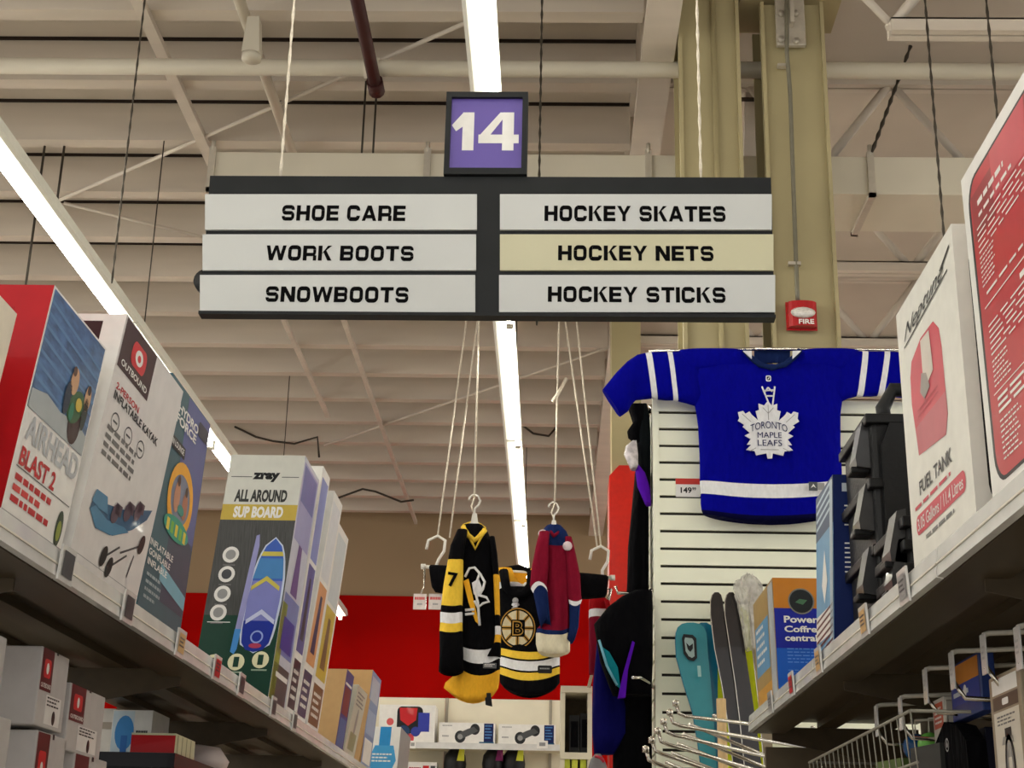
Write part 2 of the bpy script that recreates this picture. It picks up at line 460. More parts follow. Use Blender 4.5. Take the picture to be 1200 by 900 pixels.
# conduits
cx = at(922, 0, Y=CY-.05).x; ax, az = at(940, 352, Y=CY-.05).x, at(940, 352, Y=CY-.05).z
p = [at(922, -10, Y=CY-.13), at(922, 60, Y=CY-.1), at(926, 110, Y=CY-.05), at(934, 340, Y=CY-.05), at(935, 354, Y=CY-.05)]
mb = MB().tube(p, .011, mat('grey_conduit', (128, 124, 108), .4, .4), 10)
for py, pxx in ((78, 920), (310, 933)): q = at(pxx, py, Y=CY-.04); mb.box((q.x-.04, CY-.06, q.z-.008), (q.x+.02, CY-.03, q.z+.008), PLATE)
mb.build('conduit', origin=p[-1], label='thin grey conduit running down the right steel column to the fire alarm', cat='conduit')
x = at(839, 150, Y=CY-.02).x
MB().tube([(x, CY-.02, 0.3), (x, CY-.02, HC-.01)], .014, OLIVE, 10).build('conduit', origin=(x, CY, 0), label='beige conduit running up the face of the left steel column', cat='conduit')
# bent brace between the two columns
mb = MB(); pts = [at(884, -5, Y=7.8), at(877, 40, Y=7.8), at(880, 100, Y=7.8), at(878, 180, Y=7.8), at(878, 260, Y=7.8)]
for i in range(4): mb.obox(pts[i+1]-V((.03, 0, 0)), (.07, 0, 0), (0, .05, 0), pts[i]-pts[i+1], PURL)
for px, py in ((877, 77), (877, 116)): q = at(px, py, Y=7.78); mb.box((q.x-.05, 7.77, q.z-.006), (q.x+.06, 7.8, q.z+.006), DARKMETAL)
mb.build('brace', origin=pts[-1], label='pale bent steel brace seen in the gap between the two steel columns', cat='brace')

# fire alarm
q0, q1 = at(924, 384, Y=CY-.07), at(957, 351, Y=CY-.07)
t = thing('fire_alarm', (q0.x, CY, q0.z), 'red fire alarm strobe with white FIRE lettering on the right steel column', 'fire alarm')
FR = mat('alarm_red', (176, 20, 28), .35, coat=.3); w_, h_ = q1.x-q0.x, q1.z-q0.z
sec = []
for k in range(9):
    a = math.pi*k/8; sec.append((q0.x+w_*(.5-.5*math.cos(a)), CY-.032-.05*math.sin(a)**.5))
mb = MB(); mb.prism([(x, y, q0.z+h_*.06) for x, y in sec], (0, 0, h_*.88), FR); mb.box((q0.x-.004, CY-.034, q0.z), (q1.x+.004, CY-.03, q1.z), FR)
mb.build('housing', t)
f = Face((q0.x, CY-.085, q0.z), (w_, 0, 0), (0, 0, h_))
MB().lathe(f.p(.5, .5, 0), [(.0, -.01), (w_*.3, -.008), (w_*.42, 0), (w_*.3, .014), (0, .018)], mat('strobe_lens', (232, 228, 222), .08, noise=.2, scale=60, coat=.6), 16, V((0, -1, 0)), V((1, 0, 0))).build('strobe_lens', t)
lens = t.children[-1]; lens.scale = (1, 1, .5); lens.location.z = h_*.25
mb = MB(); f.text(mb, 'FIRE', .34, .10, .86, .27, WHITE, 2, .03); mb.build('lettering', t)

# duct
d0, d1 = at(249, 181, Y=7.15), at(1145, 180, Y=7.15); zb = at(1090, 228, Y=7.15).z; zt = (d1.z+at(400, 183, Y=7.15).z)/2
t = thing('air_duct', (d0.x, 7.15, zb), 'large rectangular cream air duct hung crosswise behind the aisle sign', 'duct')
MB().box((d0.x, 7.15, zb), (3.4, 7.62, zt), DUCTM).build('duct_body', t, bevel=.006)
for px in (247, 500, 760, 1021):
    q = at(px, 205, Y=7.14).x
    m2 = MB(); g = .02
    m2.box((q-.018, 7.15-g, zb-g), (q+.018, 7.15, zt+g), PLATE).box((q-.018, 7.15-g, zb-g), (q+.018, 7.62+g, zb), PLATE).box((q-.018, 7.62, zb-g), (q+.018, 7.62+g, zt+g), PLATE)
    m2.tube([(q, 7.14, zt), (q, 7.14, zt+.06)], .012, PLATE, 6)
    m2.build('duct_flange', t)

# ------------------------------------------------------------------ strip lights
LZ = EYE+3.0
HOUS = mat('lamp_housing', (226, 226, 214), .4, noise=.03)
TUBEM = mat('fluorescent_tube', (255, 252, 240), .3, emit=TUBE, noise=0)
xc = at(610, 660, Z=LZ).x+.02; xl = at(330, 625, Z=LZ).x; yend = at(400, 722, Z=LZ).y


def strip_light(x, ya, yb, label, toff=0.034):
    t = thing('strip_light', (x, ya, LZ), label, 'ceiling light', 'fluorescent strip lights')
    mb = MB(); n = max(1, round((yb-ya)/2.44)); st = (yb-ya)/n
    for k in range(n):
        a, b = ya+k*st+.004, ya+(k+1)*st-.004
        mb.prism([(x-.062, a, LZ+.012), (x-.045, a, LZ), (x+.045, a, LZ), (x+.062, a, LZ+.012), (x+.05, a, LZ+.075), (x-.05, a, LZ+.075)], (0, b-a, 0), HOUS)
    mb.build('housing', t)
    for k in range(n):
        a, b = ya+k*st+.03, ya+(k+1)*st-.03
        MB().tube([(x+toff, a, LZ-.026), (x+toff, b, LZ-.022)], .0165, TUBEM, 10).build('tube', t)
        s2 = MB()
        for yy in (a-.02, b-.01): s2.box((x+toff-.018, yy, LZ-.048), (x+toff+.018, yy+.03, LZ+.002), HOUS)
        s2.build('socket', t)
        if k % 2 == 0: MB().tube([(x, a+.3, LZ+.07), (x, a+.3, HC-.01)], .004, DARKMETAL, 6).build('suspension_rod', t)
    return t


ends = at(575, 100, Z=LZ).y
strip_light(xc, -3.0, ends+.1, 'bright fluorescent strip running over the aisle above the number 14 sign')
strip_light(xc, ends+.16, 17.0, 'bright fluorescent strip running on below the aisle sign toward the back wall')
strip_light(xl, -1.5, yend, 'bright fluorescent strip slanting down the left side above the boxed boats', -.02)
for x_, l_ in ((3.9, 'right, nearest'), (6.1, 'right, second'), (8.3, 'right, third'), (-4.3, 'left, nearest'), (-6.5, 'left, second'), (-8.7, 'left, third')):  # unseen strips over other aisles, added to lift the light on the ceiling
    strip_light(x_, -2.0, 17.5 if x_ > 0 else 12.0, 'unseen added fluorescent strip light over the other aisles to the '+l_+' one')


def chain(p, q, r, m, name, label, cat, group):
    p, q = V(p), V(q); mb = MB(); n = max(2, int((q-p).length/.035)); pts = [p+(q-p)*i/n for i in range(n+1)]
    mb.tube(pts, [r*(1.5 if i % 2 else .75) for i in range(n+1)], m, 6)
    return mb.build(name, origin=p, label=label, cat=cat, group=group)


def drop(px, py, Y, ztop, r, m, label, name='chain', cat='chain', group='hanging chains', zb=None):
    p = at(px, py, Y=Y); chain((p.x, Y, zb if zb is not None else p.z), (p.x, Y, ztop), r, m, name, label, cat, group)


p = at(632, 200, Y=6.2); chain((p.x, 6.2, LZ-.6), (p.x, 6.2, HC), .0045, DARKMETAL, 'chain', 'dark chain hanging from the roof just right of the number 14 sign', 'chain', 'hanging chains')
drop(131, 332, 5.2, HC-PD, .0035, DARKMETAL, 'thin dark cable hanging far left beside the slanting strip light', 'cable', 'cable')
drop(1108, 300, 5.0, HC-.1, .0042, DARKMETAL, 'dark chain hanging in front of the air duct behind the white fuel tank box')
drop(1170, 150, 4.6, HC-.1, .0042, DARKMETAL, 'dark chain hanging above the big red and white box at right')
p = at(1022, 178, Y=7.12); q = at(1046, 112, Y=7.12); chain(p, q+(q-p)*.9, .008, DARKMETAL, 'chain', 'short slanted chain holding up the air duct', 'chain', 'hanging chains')
for px, a, b, l in ((424, 55, 178, 'left'), (437, 108, 181, 'right')):
    q = at(px, b, Y=7.4); q.z = zt; p = V((q.x, 7.4, HC-PD-.01))
    MB().tube([q, p], .006, DARKMETAL, 6).build('hanger_rod', origin=q, label='thin dark rod holding the air duct, the %s one of two near the maroon pipe' % l, cat='rod')
p, q = at(419, -10, Z=HC-.5), at(439, 106, Z=HC-.5)
x = (p.x+q.x)/2
mb = MB().tube([(x, p.y, HC-.5), (x, q.y, HC-.5)], .035, mat('maroon_pipe', (62, 26, 24), .5), 12); mb.tube([(x, q.y-.1, HC-.5), (x, q.y+.01, HC-.5)], .045, mat('maroon_pipe', (62, 26, 24)), 12)
mb.build('sprinkler_pipe', origin=(x, q.y, HC-.5), label='short dark maroon pipe end under the roof left of the number 14 sign', cat='pipe')
p, q = at(283, 0, Z=HC-.33), at(341, 182, Z=HC-.33); x = (p.x+q.x)/2
mb = MB().tube([(x, 2.5, HC-.33), (x, q.y+.3, HC-.33)], .03, DUCTM, 10); mb.build('roof_conduit', origin=(x, 4, HC-.33), label='cream conduit running lengthwise under the roof at upper left', cat='pipe')
q = at(296, 52, Y=6.6); t = thing('junction_device', (q.x, 6.6, q.z-.09), 'small cream junction box hanging from the roof conduit at upper left', 'junction box')
MB().prism([(q.x-.03, 6.56, q.z+.14), (q.x+.03, 6.56, q.z+.14), (q.x+.045, 6.56, q.z-.06), (q.x-.045, 6.56, q.z-.06)], (0, .08, 0), DUCTM).build('box_body', t)
MB().lathe((q.x, 6.6, q.z-.09), [(.0, 0), (.05, .0), (.05, .03), (0, .03)], DUCTM, 16).build('base_rim', t)
for pts, l in (([(62, 238), (317, 130), (545, 27)], 'thin cream brace rod slanting up to the right across the upper left ceiling'), ([(75, 238), (243, 279)], 'short thin cream rod slanting down toward the left end of the aisle sign'),
               ([(380, 522), (560, 473), (728, 402)], 'thin cream rod slanting up to the right below the aisle sign')):
    ps = [at(a, b, Z=HC-PD-.03) for a, b in (pts[0], pts[-1])]
    MB().tube(ps, .012, PURL, 8).build('brace_rod', origin=ps[0], label=l, cat='rod')
for px, py, l in ((75, 174, 'far left beside the slanting strip light'), (36, 292, 'under the left ceiling just above the slanting strip light')):
    q = at(px, py, Y=8.2); t = thing('sprinkler', (q.x, 8.2, q.z-.5), 'small dark sprinkler drop '+l, 'sprinkler')
    MB().tube([(q.x, 8.2, q.z-.45), (q.x, 8.2, HC-PD)], .008, DARKMETAL, 6).build('drop_rod', t)
    MB().lathe((q.x, 8.2, q.z-.5), [(.0, 0), (.03, .01), (.012, .03), (.02, .06), (0, .07)], DARKMETAL, 10).build('deflector', t)
# dangling black cables near the back ceiling
for pts, l in (([(275, 500), (300, 512), (320, 517), (345, 520), (372, 512), (374, 536)], 'black cable looping under the ceiling above the tall paddle board box'), ([(392, 585), (425, 573), (440, 576), (470, 588), (485, 586)], 'black cable drooping along the foot of the far ceiling'), ([(612, 498), (625, 508), (643, 511), (650, 503), (654, 488)], 'small black cable loop right of the far strip light')):
    ps = [at(a, b, Y=14.5) for a, b in pts]
    MB().tube(ps, .011, DARKMETAL, 6).build('cable', origin=ps[0], label=l, cat='cable')

# ================================================================== AISLE SIGN
SY = 3.75


def S(px, py, off=0.0):                   # the sign's own plane: slightly turned about its vertical axis
    n = V((math.sin(math.radians(-.6)), -math.cos(math.radians(.6)), 0)); d = ray(px, py)
    o = V((0, SY, 0)); return CAM+d*((o-CAM).dot(n)/d.dot(n))+n*off


bl, br, tl, tr = S(234, 373), S(908, 373), S(246, 207), S(902, 207)
sx0, sx1 = (bl.x+tl.x)/2, (br.x+tr.x)/2; sz0, sz1 = (bl.z+br.z)/2, (tl.z+tr.z)/2
O = V((bl.x, bl.y, sz0)); A = V((br.x-bl.x, br.y-bl.y, 0)); U = V((0, 0, sz1-sz0))
sign = thing('aisle_sign', O+A*.5, 'wide black hanging aisle sign with six white lettered panels', 'sign')
FS = Face(O, A, U); nn = FS.n
# outline follows the frame's slightly narrower head
hd = (tl.x-bl.x)/A.length
MB().prism([FS.p(0, 0, 0), FS.p(1, 0, 0), FS.p(1-hd*.5, 1, 0), FS.p(hd, 1, 0)], -nn*.02, SIGNB).build('backing_board', sign, bevel=.003)


def suv(px, py):
    q = S(px, py)-O; return q.dot(A)/A.length_squared, q.z/U.z


PW = mat('sign_panel_white', (205, 207, 206), .35, noise=.03, scale=3); PC = mat('sign_panel_cream', (204, 200, 170), .35, noise=.03, scale=3)
rows = ((229, 270.5, 241, 559, 586, 904), (276, 318, 238, 558, 586, 906), (323.5, 367, 235, 557, 585, 908))
txt = (('SHOE CARE', (330, 476), 242, 260), ('WORK BOOTS', (312, 486), 289, 306.5), ('SNOWBOOTS', (311, 480), 337, 355)), (('HOCKEY SKATES', (638, 850), 242.5, 260.5), ('HOCKEY NETS', (654, 836), 289, 306.5), ('HOCKEY STICKS', (642, 850), 337, 355))
for i, rw in enumerate(rows):
    for j in (0, 1):
        a, b = (rw[2], rw[3]) if j == 0 else (rw[4], rw[5])
        m = PC if (i, j) == (1, 1) else PW
        c = [suv(a, rw[1]), suv(b, rw[1]), suv(b, rw[0]), suv(a, rw[0])]
        q = [FS.p(u, v, 0) for u, v in c]
        pn = MB().prism(q, nn*.008, m).build('lettered_panel', sign, label='cream panel reading HOCKEY NETS' if m is PC else None)
        tx, (x0, x1), y0, y1 = txt[j][i]
        mb = MB(); u0, v0 = suv(x0, y1); u1, v1 = suv(x1, y0); v1 = suv(x0, y0)[1]
        FS.sign(mb, tx, u0, v0, u1, v1, SBLK, 20.5)
        mb.build('lettering', pn)
mb = MB()
for py in (271, 273.3, 318.6, 321): pass
a = suv(236, 372)[1]
mb.obox(FS.p(0, 0, 0), A, nn*.02, V((0, 0, .009)), SIGNB); mb.build('bottom_rail', sign)
q = S(236, 320, -.05); MB().lathe(q, [(0, 0), (.034, 0), (.034, .03), (0, .03)], BLKPL, 20, V((0, 1, 0))).build('round_clip', sign)
# number box
n0, n1 = S(520, 206, 0), S(619, 110, 0)
num = thing('number_sign', (n0+n1)/2-V((0, 0, (n1.z-n0.z)/2)), 'square purple number 14 sign on top of the aisle sign', 'sign')
An = V((n1.x-n0.x, n1.y-n0.y, 0)); Un = V((0, 0, n1.z-n0.z)); FN = Face(n0, An, Un)
MB().obox(n0-nn*.05, An, nn*.05, Un, SIGNB).build('case', num)
fr = MB(); b = .065
for u0, v0, u1, v1 in ((0, 0, 1, b+.01), (0, 1-b, 1, 1), (0, b, b, 1-b), (1-b, b, 1, 1-b)):
    fr.obox(FN.p(u0, v0, 0), An*(u1-u0), nn*.012, Un*(v1-v0), SIGNB)
fr.build('frame', num)
PURP = mat('purple_panel', (102, 84, 168), .4, noise=.04, scale=5)
mb = MB(); FN.rect(mb, b, b, 1-b, 1-b, PURP, 2); pn = mb.build('purple_panel', num)
mb = MB()
def nuv(px, py):
    q = S(px, py)-n0; return q.dot(An)/An.length_squared, q.z/Un.z
u0, v0 = nuv(528.5, 176.5); u1, v1 = nuv(608.5, 132)
FN.sign(mb, '14', u0, v0, u1, nuv(528.5, 132)[1], WHITE, 4)
mb.build('lettering', pn)
for px, l in ((327, 'left'), (822, 'right')):
    q = S(px, 204, -.02)
    chain(q, (q.x, q.y, HC-PD), .0032, ROPE, 'sign_chain', 'thin white chain holding up the %s end of the aisle sign' % l, 'chain', 'aisle sign chains')

# ================================================================== SHELVES
LX, LT = -.862, 2.145                     # left shelf: front edge, upper face
RX, RT = .640, 2.150


def price_tag(c, side, n, m, label):
    """white clip-on ticket holder standing on the price channel"""
    t = thing('price_ticket', c, label, 'price tag', 'shelf price tickets')
    a = V((0, n, 0)); MB().obox(c-a/2, a, V((-side*.004, 0, 0)), V((-side*.004, 0, .062)), LIPM).build('holder', t)
    f = Face(c-a/2 if side < 0 else c+a/2, a if side < 0 else -a, V((-side*.004, 0, .062))); f.O = f.O+V((-side*.005, 0, 0))
    mb = MB(); f.rect(mb, .12, .15, .88, .85, m, 1); f.lines(mb, .2, .3, .8, .7, 3, DGREY, 2); mb.build('ticket', t)


def shelf(X, Ztop, side, y0, y1, depth, label, lipz=.045):
    t = thing('store_shelf', (X, y0, Ztop), label, 'shelf', 'gondola shelves')
    D = side*depth; mb = MB()
    # deck, folded front rail, and ribs under it
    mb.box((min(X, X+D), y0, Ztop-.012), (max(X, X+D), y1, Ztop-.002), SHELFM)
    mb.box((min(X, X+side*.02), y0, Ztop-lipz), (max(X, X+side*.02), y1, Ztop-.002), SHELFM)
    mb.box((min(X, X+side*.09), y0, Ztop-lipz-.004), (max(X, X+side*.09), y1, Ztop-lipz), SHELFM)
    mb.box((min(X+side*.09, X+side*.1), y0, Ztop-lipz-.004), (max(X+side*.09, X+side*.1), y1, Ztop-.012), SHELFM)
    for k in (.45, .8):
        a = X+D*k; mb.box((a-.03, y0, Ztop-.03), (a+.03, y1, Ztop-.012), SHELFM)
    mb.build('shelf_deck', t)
    y = y0
    while y < y1-.05:
        b = min(y+1.22, y1); x = X-side*.002
        m2 = MB(); m2.prism([(x, y+.003, Ztop-lipz-.002), (x-side*.012, y+.003, Ztop-lipz), (x-side*.008, y+.003, Ztop+.004), (x, y+.003, Ztop+.006)], (0, b-y-.006, 0), LIPM)
        m2.box((x-side*.009, y+.003, Ztop-lipz*.55), (x-side*.0125, b-.003, Ztop-lipz*.48), STEELW)
        m2.build('price_channel', t)
        m3 = MB(); a0, a1 = X+side*.06, X+D
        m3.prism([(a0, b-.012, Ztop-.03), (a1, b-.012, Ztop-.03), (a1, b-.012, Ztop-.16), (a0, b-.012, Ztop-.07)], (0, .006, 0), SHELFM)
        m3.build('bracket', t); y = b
    return t


LEND = 9.0; REND = edge(882, RX, RT-.045).y
shelf(LX, LT, -1, 1.3, LEND, .50, 'long steel shelf, coloured dark for shade, on the left carrying boxed boats and paddle boards')
shelf(RX, RT, 1, 1.2, REND, .52, 'long steel shelf, coloured dark for shade, on the right carrying fuel tank boxes and black cases')
# shelf uprights and rear panel of the right run
t = thing('shelf_frame', (-1.40, 1.3, 0), 'steel uprights, coloured dark for shade, at the back of the left shelf run', 'shelf frame')
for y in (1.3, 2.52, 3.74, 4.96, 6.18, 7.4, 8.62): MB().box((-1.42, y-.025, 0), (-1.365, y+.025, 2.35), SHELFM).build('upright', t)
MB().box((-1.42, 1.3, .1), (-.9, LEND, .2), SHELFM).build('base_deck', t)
t = thing('shelf_frame', (1.2, 1.2, 0), 'brown panel and uprights at the back of the right shelf run', 'shelf frame')
PEG = mat('peg_panel', (92, 80, 62), .6, noise=.1, scale=10)
MB().box((1.17, 1.2, .1), (1.20, REND, 2.35), PEG).build('back_panel', t)
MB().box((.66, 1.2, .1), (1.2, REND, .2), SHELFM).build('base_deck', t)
for px, l, m in ((73, 'at the corner of the boat tube box', DGREY), (146, 'under the white kayak box', DGREY), (208, 'at the end of the teal floating lounge box', KRAFT), (251, 'left of the green paddle board box', RED), (280, 'under the green paddle board box', DGREY), (318, 'at the corner of the tall paddle board boxes', DGREY), (343, 'just before the brown carton on the left shelf', DGREY)):
    c = edge(px, LX+.014, LT-.05); price_tag(c, -1, .075, m, 'clear shelf price ticket '+l)
for px, l, m in ((1063, 'under the black tool cases', GREY), (1016, 'under the navy and sky blue box', KRAFT), (962, 'between the navy box and the orange box', KRAFT), (930, 'under the orange and blue box', RED), (905, 'near the far end of the right shelf', GREY)):
    c = edge(px, RX-.014, RT-.05); price_tag(c, 1, .07, m, 'clear shelf price ticket '+l)

# ------------------------------------------------------------------ left shelf boxes
c = Carton(LX-.012, LT, -250, -33, (20, 368), .35, -1, 'boat_box', 'cream carton at the very left edge, nearest on the left shelf', mats=[CREAM]*6, ref='far')
c.done()
SEA = mat('print_sea', (66, 104, 150), .3, noise=.35, scale=16, coat=.3, stretch=(1, 1.5, 5))
LRED = pm((186, 20, 30), .3, .3)
c = Carton(LX-.005, LT, -2, 70, (64, 334), .40, -1, 'boat_tube_box', 'red boxed towable tube with a blue sea picture and AIRHEAD lettering', mats=[WHITE, WHITE, LRED, LRED, LRED, WHITE])
f = c.front
f.rect(c.art, .02, .47, .98, .99, SEA, 1)
for i in range(7): f.poly(c.art, [(.02, .60+.055*i), (.98, .55+.055*i), (.98, .562+.055*i), (.02, .615+.055*i)], pm((96, 134, 176)), 2)
f.poly(c.art, [(.02, .47), (.98, .47), (.98, .56), (.8, .585), (.5, .56), (.25, .58), (.02, .55)], pm((168, 176, 178)), 3)
f.disc(c.art, .74, .565, .032, pm((62, 40, 36)), 4, .036); f.disc(c.art, .70, .635, .042, pm((48, 92, 50)), 5, .028, rot=.5); f.disc(c.art, .54, .64, .016, pm((30, 44, 60)), 6, .03); f.disc(c.art, .86, .64, .014, pm((40, 50, 44)), 6, .03)
f.disc(c.art, .60, .73, .02, pm((202, 158, 120)), 6, .024); f.disc(c.art, .86, .715, .016, pm((202, 158, 120)), 6, .024); f.disc(c.art, .74, .655, .016, pm((206, 178, 60)), 6, .012); f.disc(c.art, .57, .77, .009, pm((90, 60, 40)), 7); f.disc(c.art, .86, .755, .009, pm((60, 40, 34)), 7); f.disc(c.art, .64, .60, .012, pm((40, 120, 90)), 7, .016)
f.text(c.let, 'AIRHEAD', .08, .345, .97, .455, pm((186, 190, 194)), 3, .03); f.text(c.let, 'BLAST 2', .08, .235, .66, .315, RED, 3, .03)
f.rect(c.let, .06, .225, .97, .229, DGREY, 2)
for i in range(3): f.lines(c.let, .08, .165-.045*i, .7, .20-.045*i, 1, RED if i != 1 else pm((214, 60, 60)), 2, .75, i)
f.disc(c.art, .88, .11, .018, pm((40, 60, 40)), 2, .032); f.disc(c.art, .88, .10, .011, pm((140, 150, 60)), 3, .018)
f.rect(c.art, .0, .03, 1, .036, GREY, 2)
c.near.rect(c.art, .05, .1, .86, .9, pm((170, 12, 24), .3, .3), 1)
c.done()
c = Carton(LX-.005, LT, 78, 158, (149, 368), .42, -1, 'kayak_box', 'white inflatable kayak carton with a dark red corner badge and blue kayak picture', mats=[pm((222, 218, 216)), WHITE, WHITE, WHITE, WHITE, WHITE])
f = c.front; DKB = pm((58, 22, 24))
f.rect(c.art, .02, .795, .50, .995, DKB, 1); f.rrect(c.art, .16, .855, .38, .955, pm((206, 30, 38)), 2, .02); f.disc(c.art, .27, .905, .026, WHITE, 3, .015); f.disc(c.art, .27, .903, .011, pm((206, 30, 38)), 4, .007)
f.text(c.let, 'OUTBOUND', .06, .812, .46, .838, WHITE, 3, .02)
f.text(c.let, '2-PERSON', .07, .715, .42, .742, RED, 2, .02); f.text(c.let, 'INFLATABLE KAYAK', .07, .675, .78, .708, BLACK, 2, .03)
for i in range(3): f.ring(c.let, .16+.2*i, .60, .026, .003, DGREY, 2, .018); f.rect(c.let, .13+.2*i, .596, .19+.2*i, .604, DGREY, 2)
for i in range(4): f.lines(c.let, .08, .44+.034*i, .62, .47+.034*i, 1, TEXTGREY, 2, .6, i+9)
KB = pm((74, 130, 166)); KD = pm((46, 92, 128)); KG = pm((84, 66, 80))
f.poly(c.art, [(.10, .235), (.22, .185), (.42, .20), (.70, .285), (.88, .37), (.93, .425), (.80, .395), (.55, .335), (.30, .30), (.12, .29)], KD, 2)
f.poly(c.art, [(.10, .235), (.22, .185), (.45, .205), (.66, .265), (.58, .27), (.34, .245), (.16, .262)], KB, 3)
f.poly(c.art, [(.10, .27), (.13, .32), (.28, .325), (.33, .265), (.2, .26)], KB, 4)
for u, v in ((.42, .29), (.58, .335), (.72, .37)): f.disc(c.art, u, v, .026, KG, 5, .018, rot=.6); f.rect(c.art, u-.01, v, u+.08, v+.045, KG, 5)
for u, v, u2, v2 in ((.42, .12, .58, .19), (.52, .10, .70, .18), (.76, .1, .80, .2), (.60, .17, .86, .255)):
    f.poly(c.art, [(u, v), (u+.012, v-.006), (u2+.012, v2-.006), (u2, v2)], DGREY, 3)
for u, v in ((.40, .11), (.50, .085), (.88, .26)): f.disc(c.art, u, v, .024, BLACK, 4, .016, rot=.9)
f.rect(c.art, 0, .055, 1, .058, GREY, 1)
n = c.near; n.rect(c.art, .5, .8, .9, .97, DKB, 1); n.rrect(c.art, .62, .84, .8, .93, pm((206, 30, 38)), 2, .015); n.lines(c.art, .3, .93, .86, .985, 2, WHITE, 3)
c.done()
TEALP = pm((52, 92, 104)); PURB = pm((84, 92, 146))
c = Carton(LX-.008, LT, 159, 210, (203, 437), .40, -1, 'floating_lounge_box', 'dark teal carton with a yellow floating lounge picture and HYDRO FORCE lettering', mats=[TEALP]*6)
f = c.front
f.poly(c.art, [(.42, .52), (.99, .40), (.99, .995), (.42, .995)], PURB, 1); f.rect(c.art, .42, .10, .99, .42, pm((56, 66, 88)), 1); f.poly(c.art, [(.35, .18), (.99, .13), (.99, .19), (.35, .25)], pm((120, 176, 196)), 2)
f.ring(c.art, .55, .555, .115, .028, pm((236, 168, 40)), 3, .085, 28); f.disc(c.art, .55, .555, .09, pm((120, 128, 150)), 2, .06)
f.disc(c.art, .46, .555, .026, pm((196, 140, 110)), 4, .036); f.disc(c.art, .66, .545, .024, pm((172, 110, 84)), 4, .032); f.disc(c.art, .46, .625, .013, pm((80, 50, 34)), 5); f.disc(c.art, .66, .61, .012, pm((70, 44, 30)), 5); f.disc(c.art, .58, .515, .03, pm((40, 130, 120)), 5, .012)
f.disc(c.art, .55, .425, .115, pm((36, 150, 128)), 4, .026)
for i in range(5): f.rect(c.art, .32+.1*i, .395, .38+.1*i, .445, pm((232, 206, 66)) if i % 2 == 0 else pm((120, 180, 60)), 5)
f.text(c.let, 'HYDRO', .22, .885, .72, .925, WHITE, 3, .03); f.text(c.let, 'FORCE', .20, .838, .70, .878, WHITE, 3, .03)
f.rect(c.art, .02, .725, .50, .775, BLACK, 3); f.text(c.let, 'SUN LOUNGE', .12, .738, .47, .764, WHITE, 4, .02)
f.rrect(c.art, .72, .89, .97, .955, pm((40, 42, 60)), 3, .01)
for i, tt in enumerate(('INFLATABLE', 'GONFLABLE', 'INFLABLE')): f.text(c.let, tt, .06, .285-.04*i, .58-.04*i, .312-.04*i, WHITE, 3, .02)
for i in range(4): f.lines(c.let, .08, .06+.03*i, .42, .085+.03*i, 1, pm((160, 176, 182)), 3, .5, i+21)
c.done()
# paddle board boxes
PB = [pm((196, 200, 214)), WHITE, WHITE, WHITE, pm((220, 220, 214)), WHITE]
zc = Carton(LX-.004, LT, 313, 333, (358, 534), .24, -1, 'paddle_board_box', 'tall green and grey paddle board box reading ALL AROUND SUP BOARD', group='paddle board boxes', mats=PB)
depth_px = proj(zc.P+zc.U+zc.D)
print('zray near top-left', depth_px)
f = zc.near; WOOD = mat('print_grey_wood', (62, 62, 60), .4, noise=.4, scale=12, stretch=(25, 1, 1.2), coat=.2); DG = pm((24, 62, 48))
f.rect(zc.art, .0, .0, 1, .335, DG, 1); f.rect(zc.art, .0, .335, 1, .725, WOOD, 1); f.rect(zc.art, 0, .725, 1, .79, pm((198, 172, 74)), 1); f.rect(zc.art, 0, .79, 1, 1, pm((214, 214, 206)), 1)
f.rect(zc.art, .05, .905, .33, .908, DGREY, 2); f.rect(zc.art, .73, .905, .96, .908, DGREY, 2)
f.text(zc.let, 'zray', .34, .885, .70, .925, BLACK, 2, .06); f.text(zc.let, 'ALL AROUND', .14, .80, .84, .853, pm((60, 60, 58)), 2, .05); f.text(zc.let, 'SUP BOARD', .16, .734, .82, .782, WHITE, 2, .05)
# board: outline, deck pads and bands
bd = [(0, .0), (.10, .015), (.17, .08), (.19, .2), (.2, .45), (.185, .65), (.145, .83), (.085, .95), (0.0, 1)]
def board(mb, u0, v0, h, sw, m, k, a=0, b=1, s=1):
    pr = []
    for i in range(len(bd)):
        pass
    import bisect
    def wd(t):
        ts = [q[1] for q in bd]; j = max(1, min(len(bd)-1, bisect.bisect(ts, t))); a0, a1 = bd[j-1], bd[j]
        return a0[0]+(a1[0]-a0[0])*((t-a0[1])/(a1[1]-a0[1]+1e-9))
    ts = [a+(b-a)*i/14 for i in range(15)]
    P = [(u0+wd(t)*sw*s+.06*t, v0+h*t) for t in ts]+[(u0-wd(t)*sw*s+.06*t, v0+h*t) for t in reversed(ts)]
    q = []
    for x in P:
        if not q or abs(q[-1][0]-x[0])+abs(q[-1][1]-x[1]) > 1e-4: q.append(x)
    f.poly(mb, q, m, k)
B0 = pm((60, 96, 186)); B1 = pm((126, 130, 196)); B2 = pm((28, 48, 150))
board(zc.art, .72, .185, .47, 1.2, pm((206, 216, 236)), 2); board(zc.art, .72, .19, .46, 1.2, B0, 3, s=.88)
board(zc.art, .72, .19, .46, 1.2, B2, 4, .0, .27, .88); board(zc.art, .72, .19, .46, 1.2, B1, 4, .27, .62, .88); board(zc.art, .72, .19, .46, 1.2, pm((70, 130, 190)), 4, .64, .82, .88); board(zc.art, .72, .19, .46, 1.2, pm((204, 190, 84)), 5, .84, .88, .88)
for v, m in ((.435, pm((204, 190, 84))), (.30, pm((200, 206, 236)))): f.poly(zc.art, [(.56, v), (.745, v+.04), (.93, v), (.93, v+.018), (.745, v+.06), (.56, v+.018)], m, 6)
f.ring(zc.art, .735, .25, .02, .005, pm((150, 170, 230)), 6); f.disc(zc.art, .73, .215, .02, pm((170, 60, 90)), 6, .008)
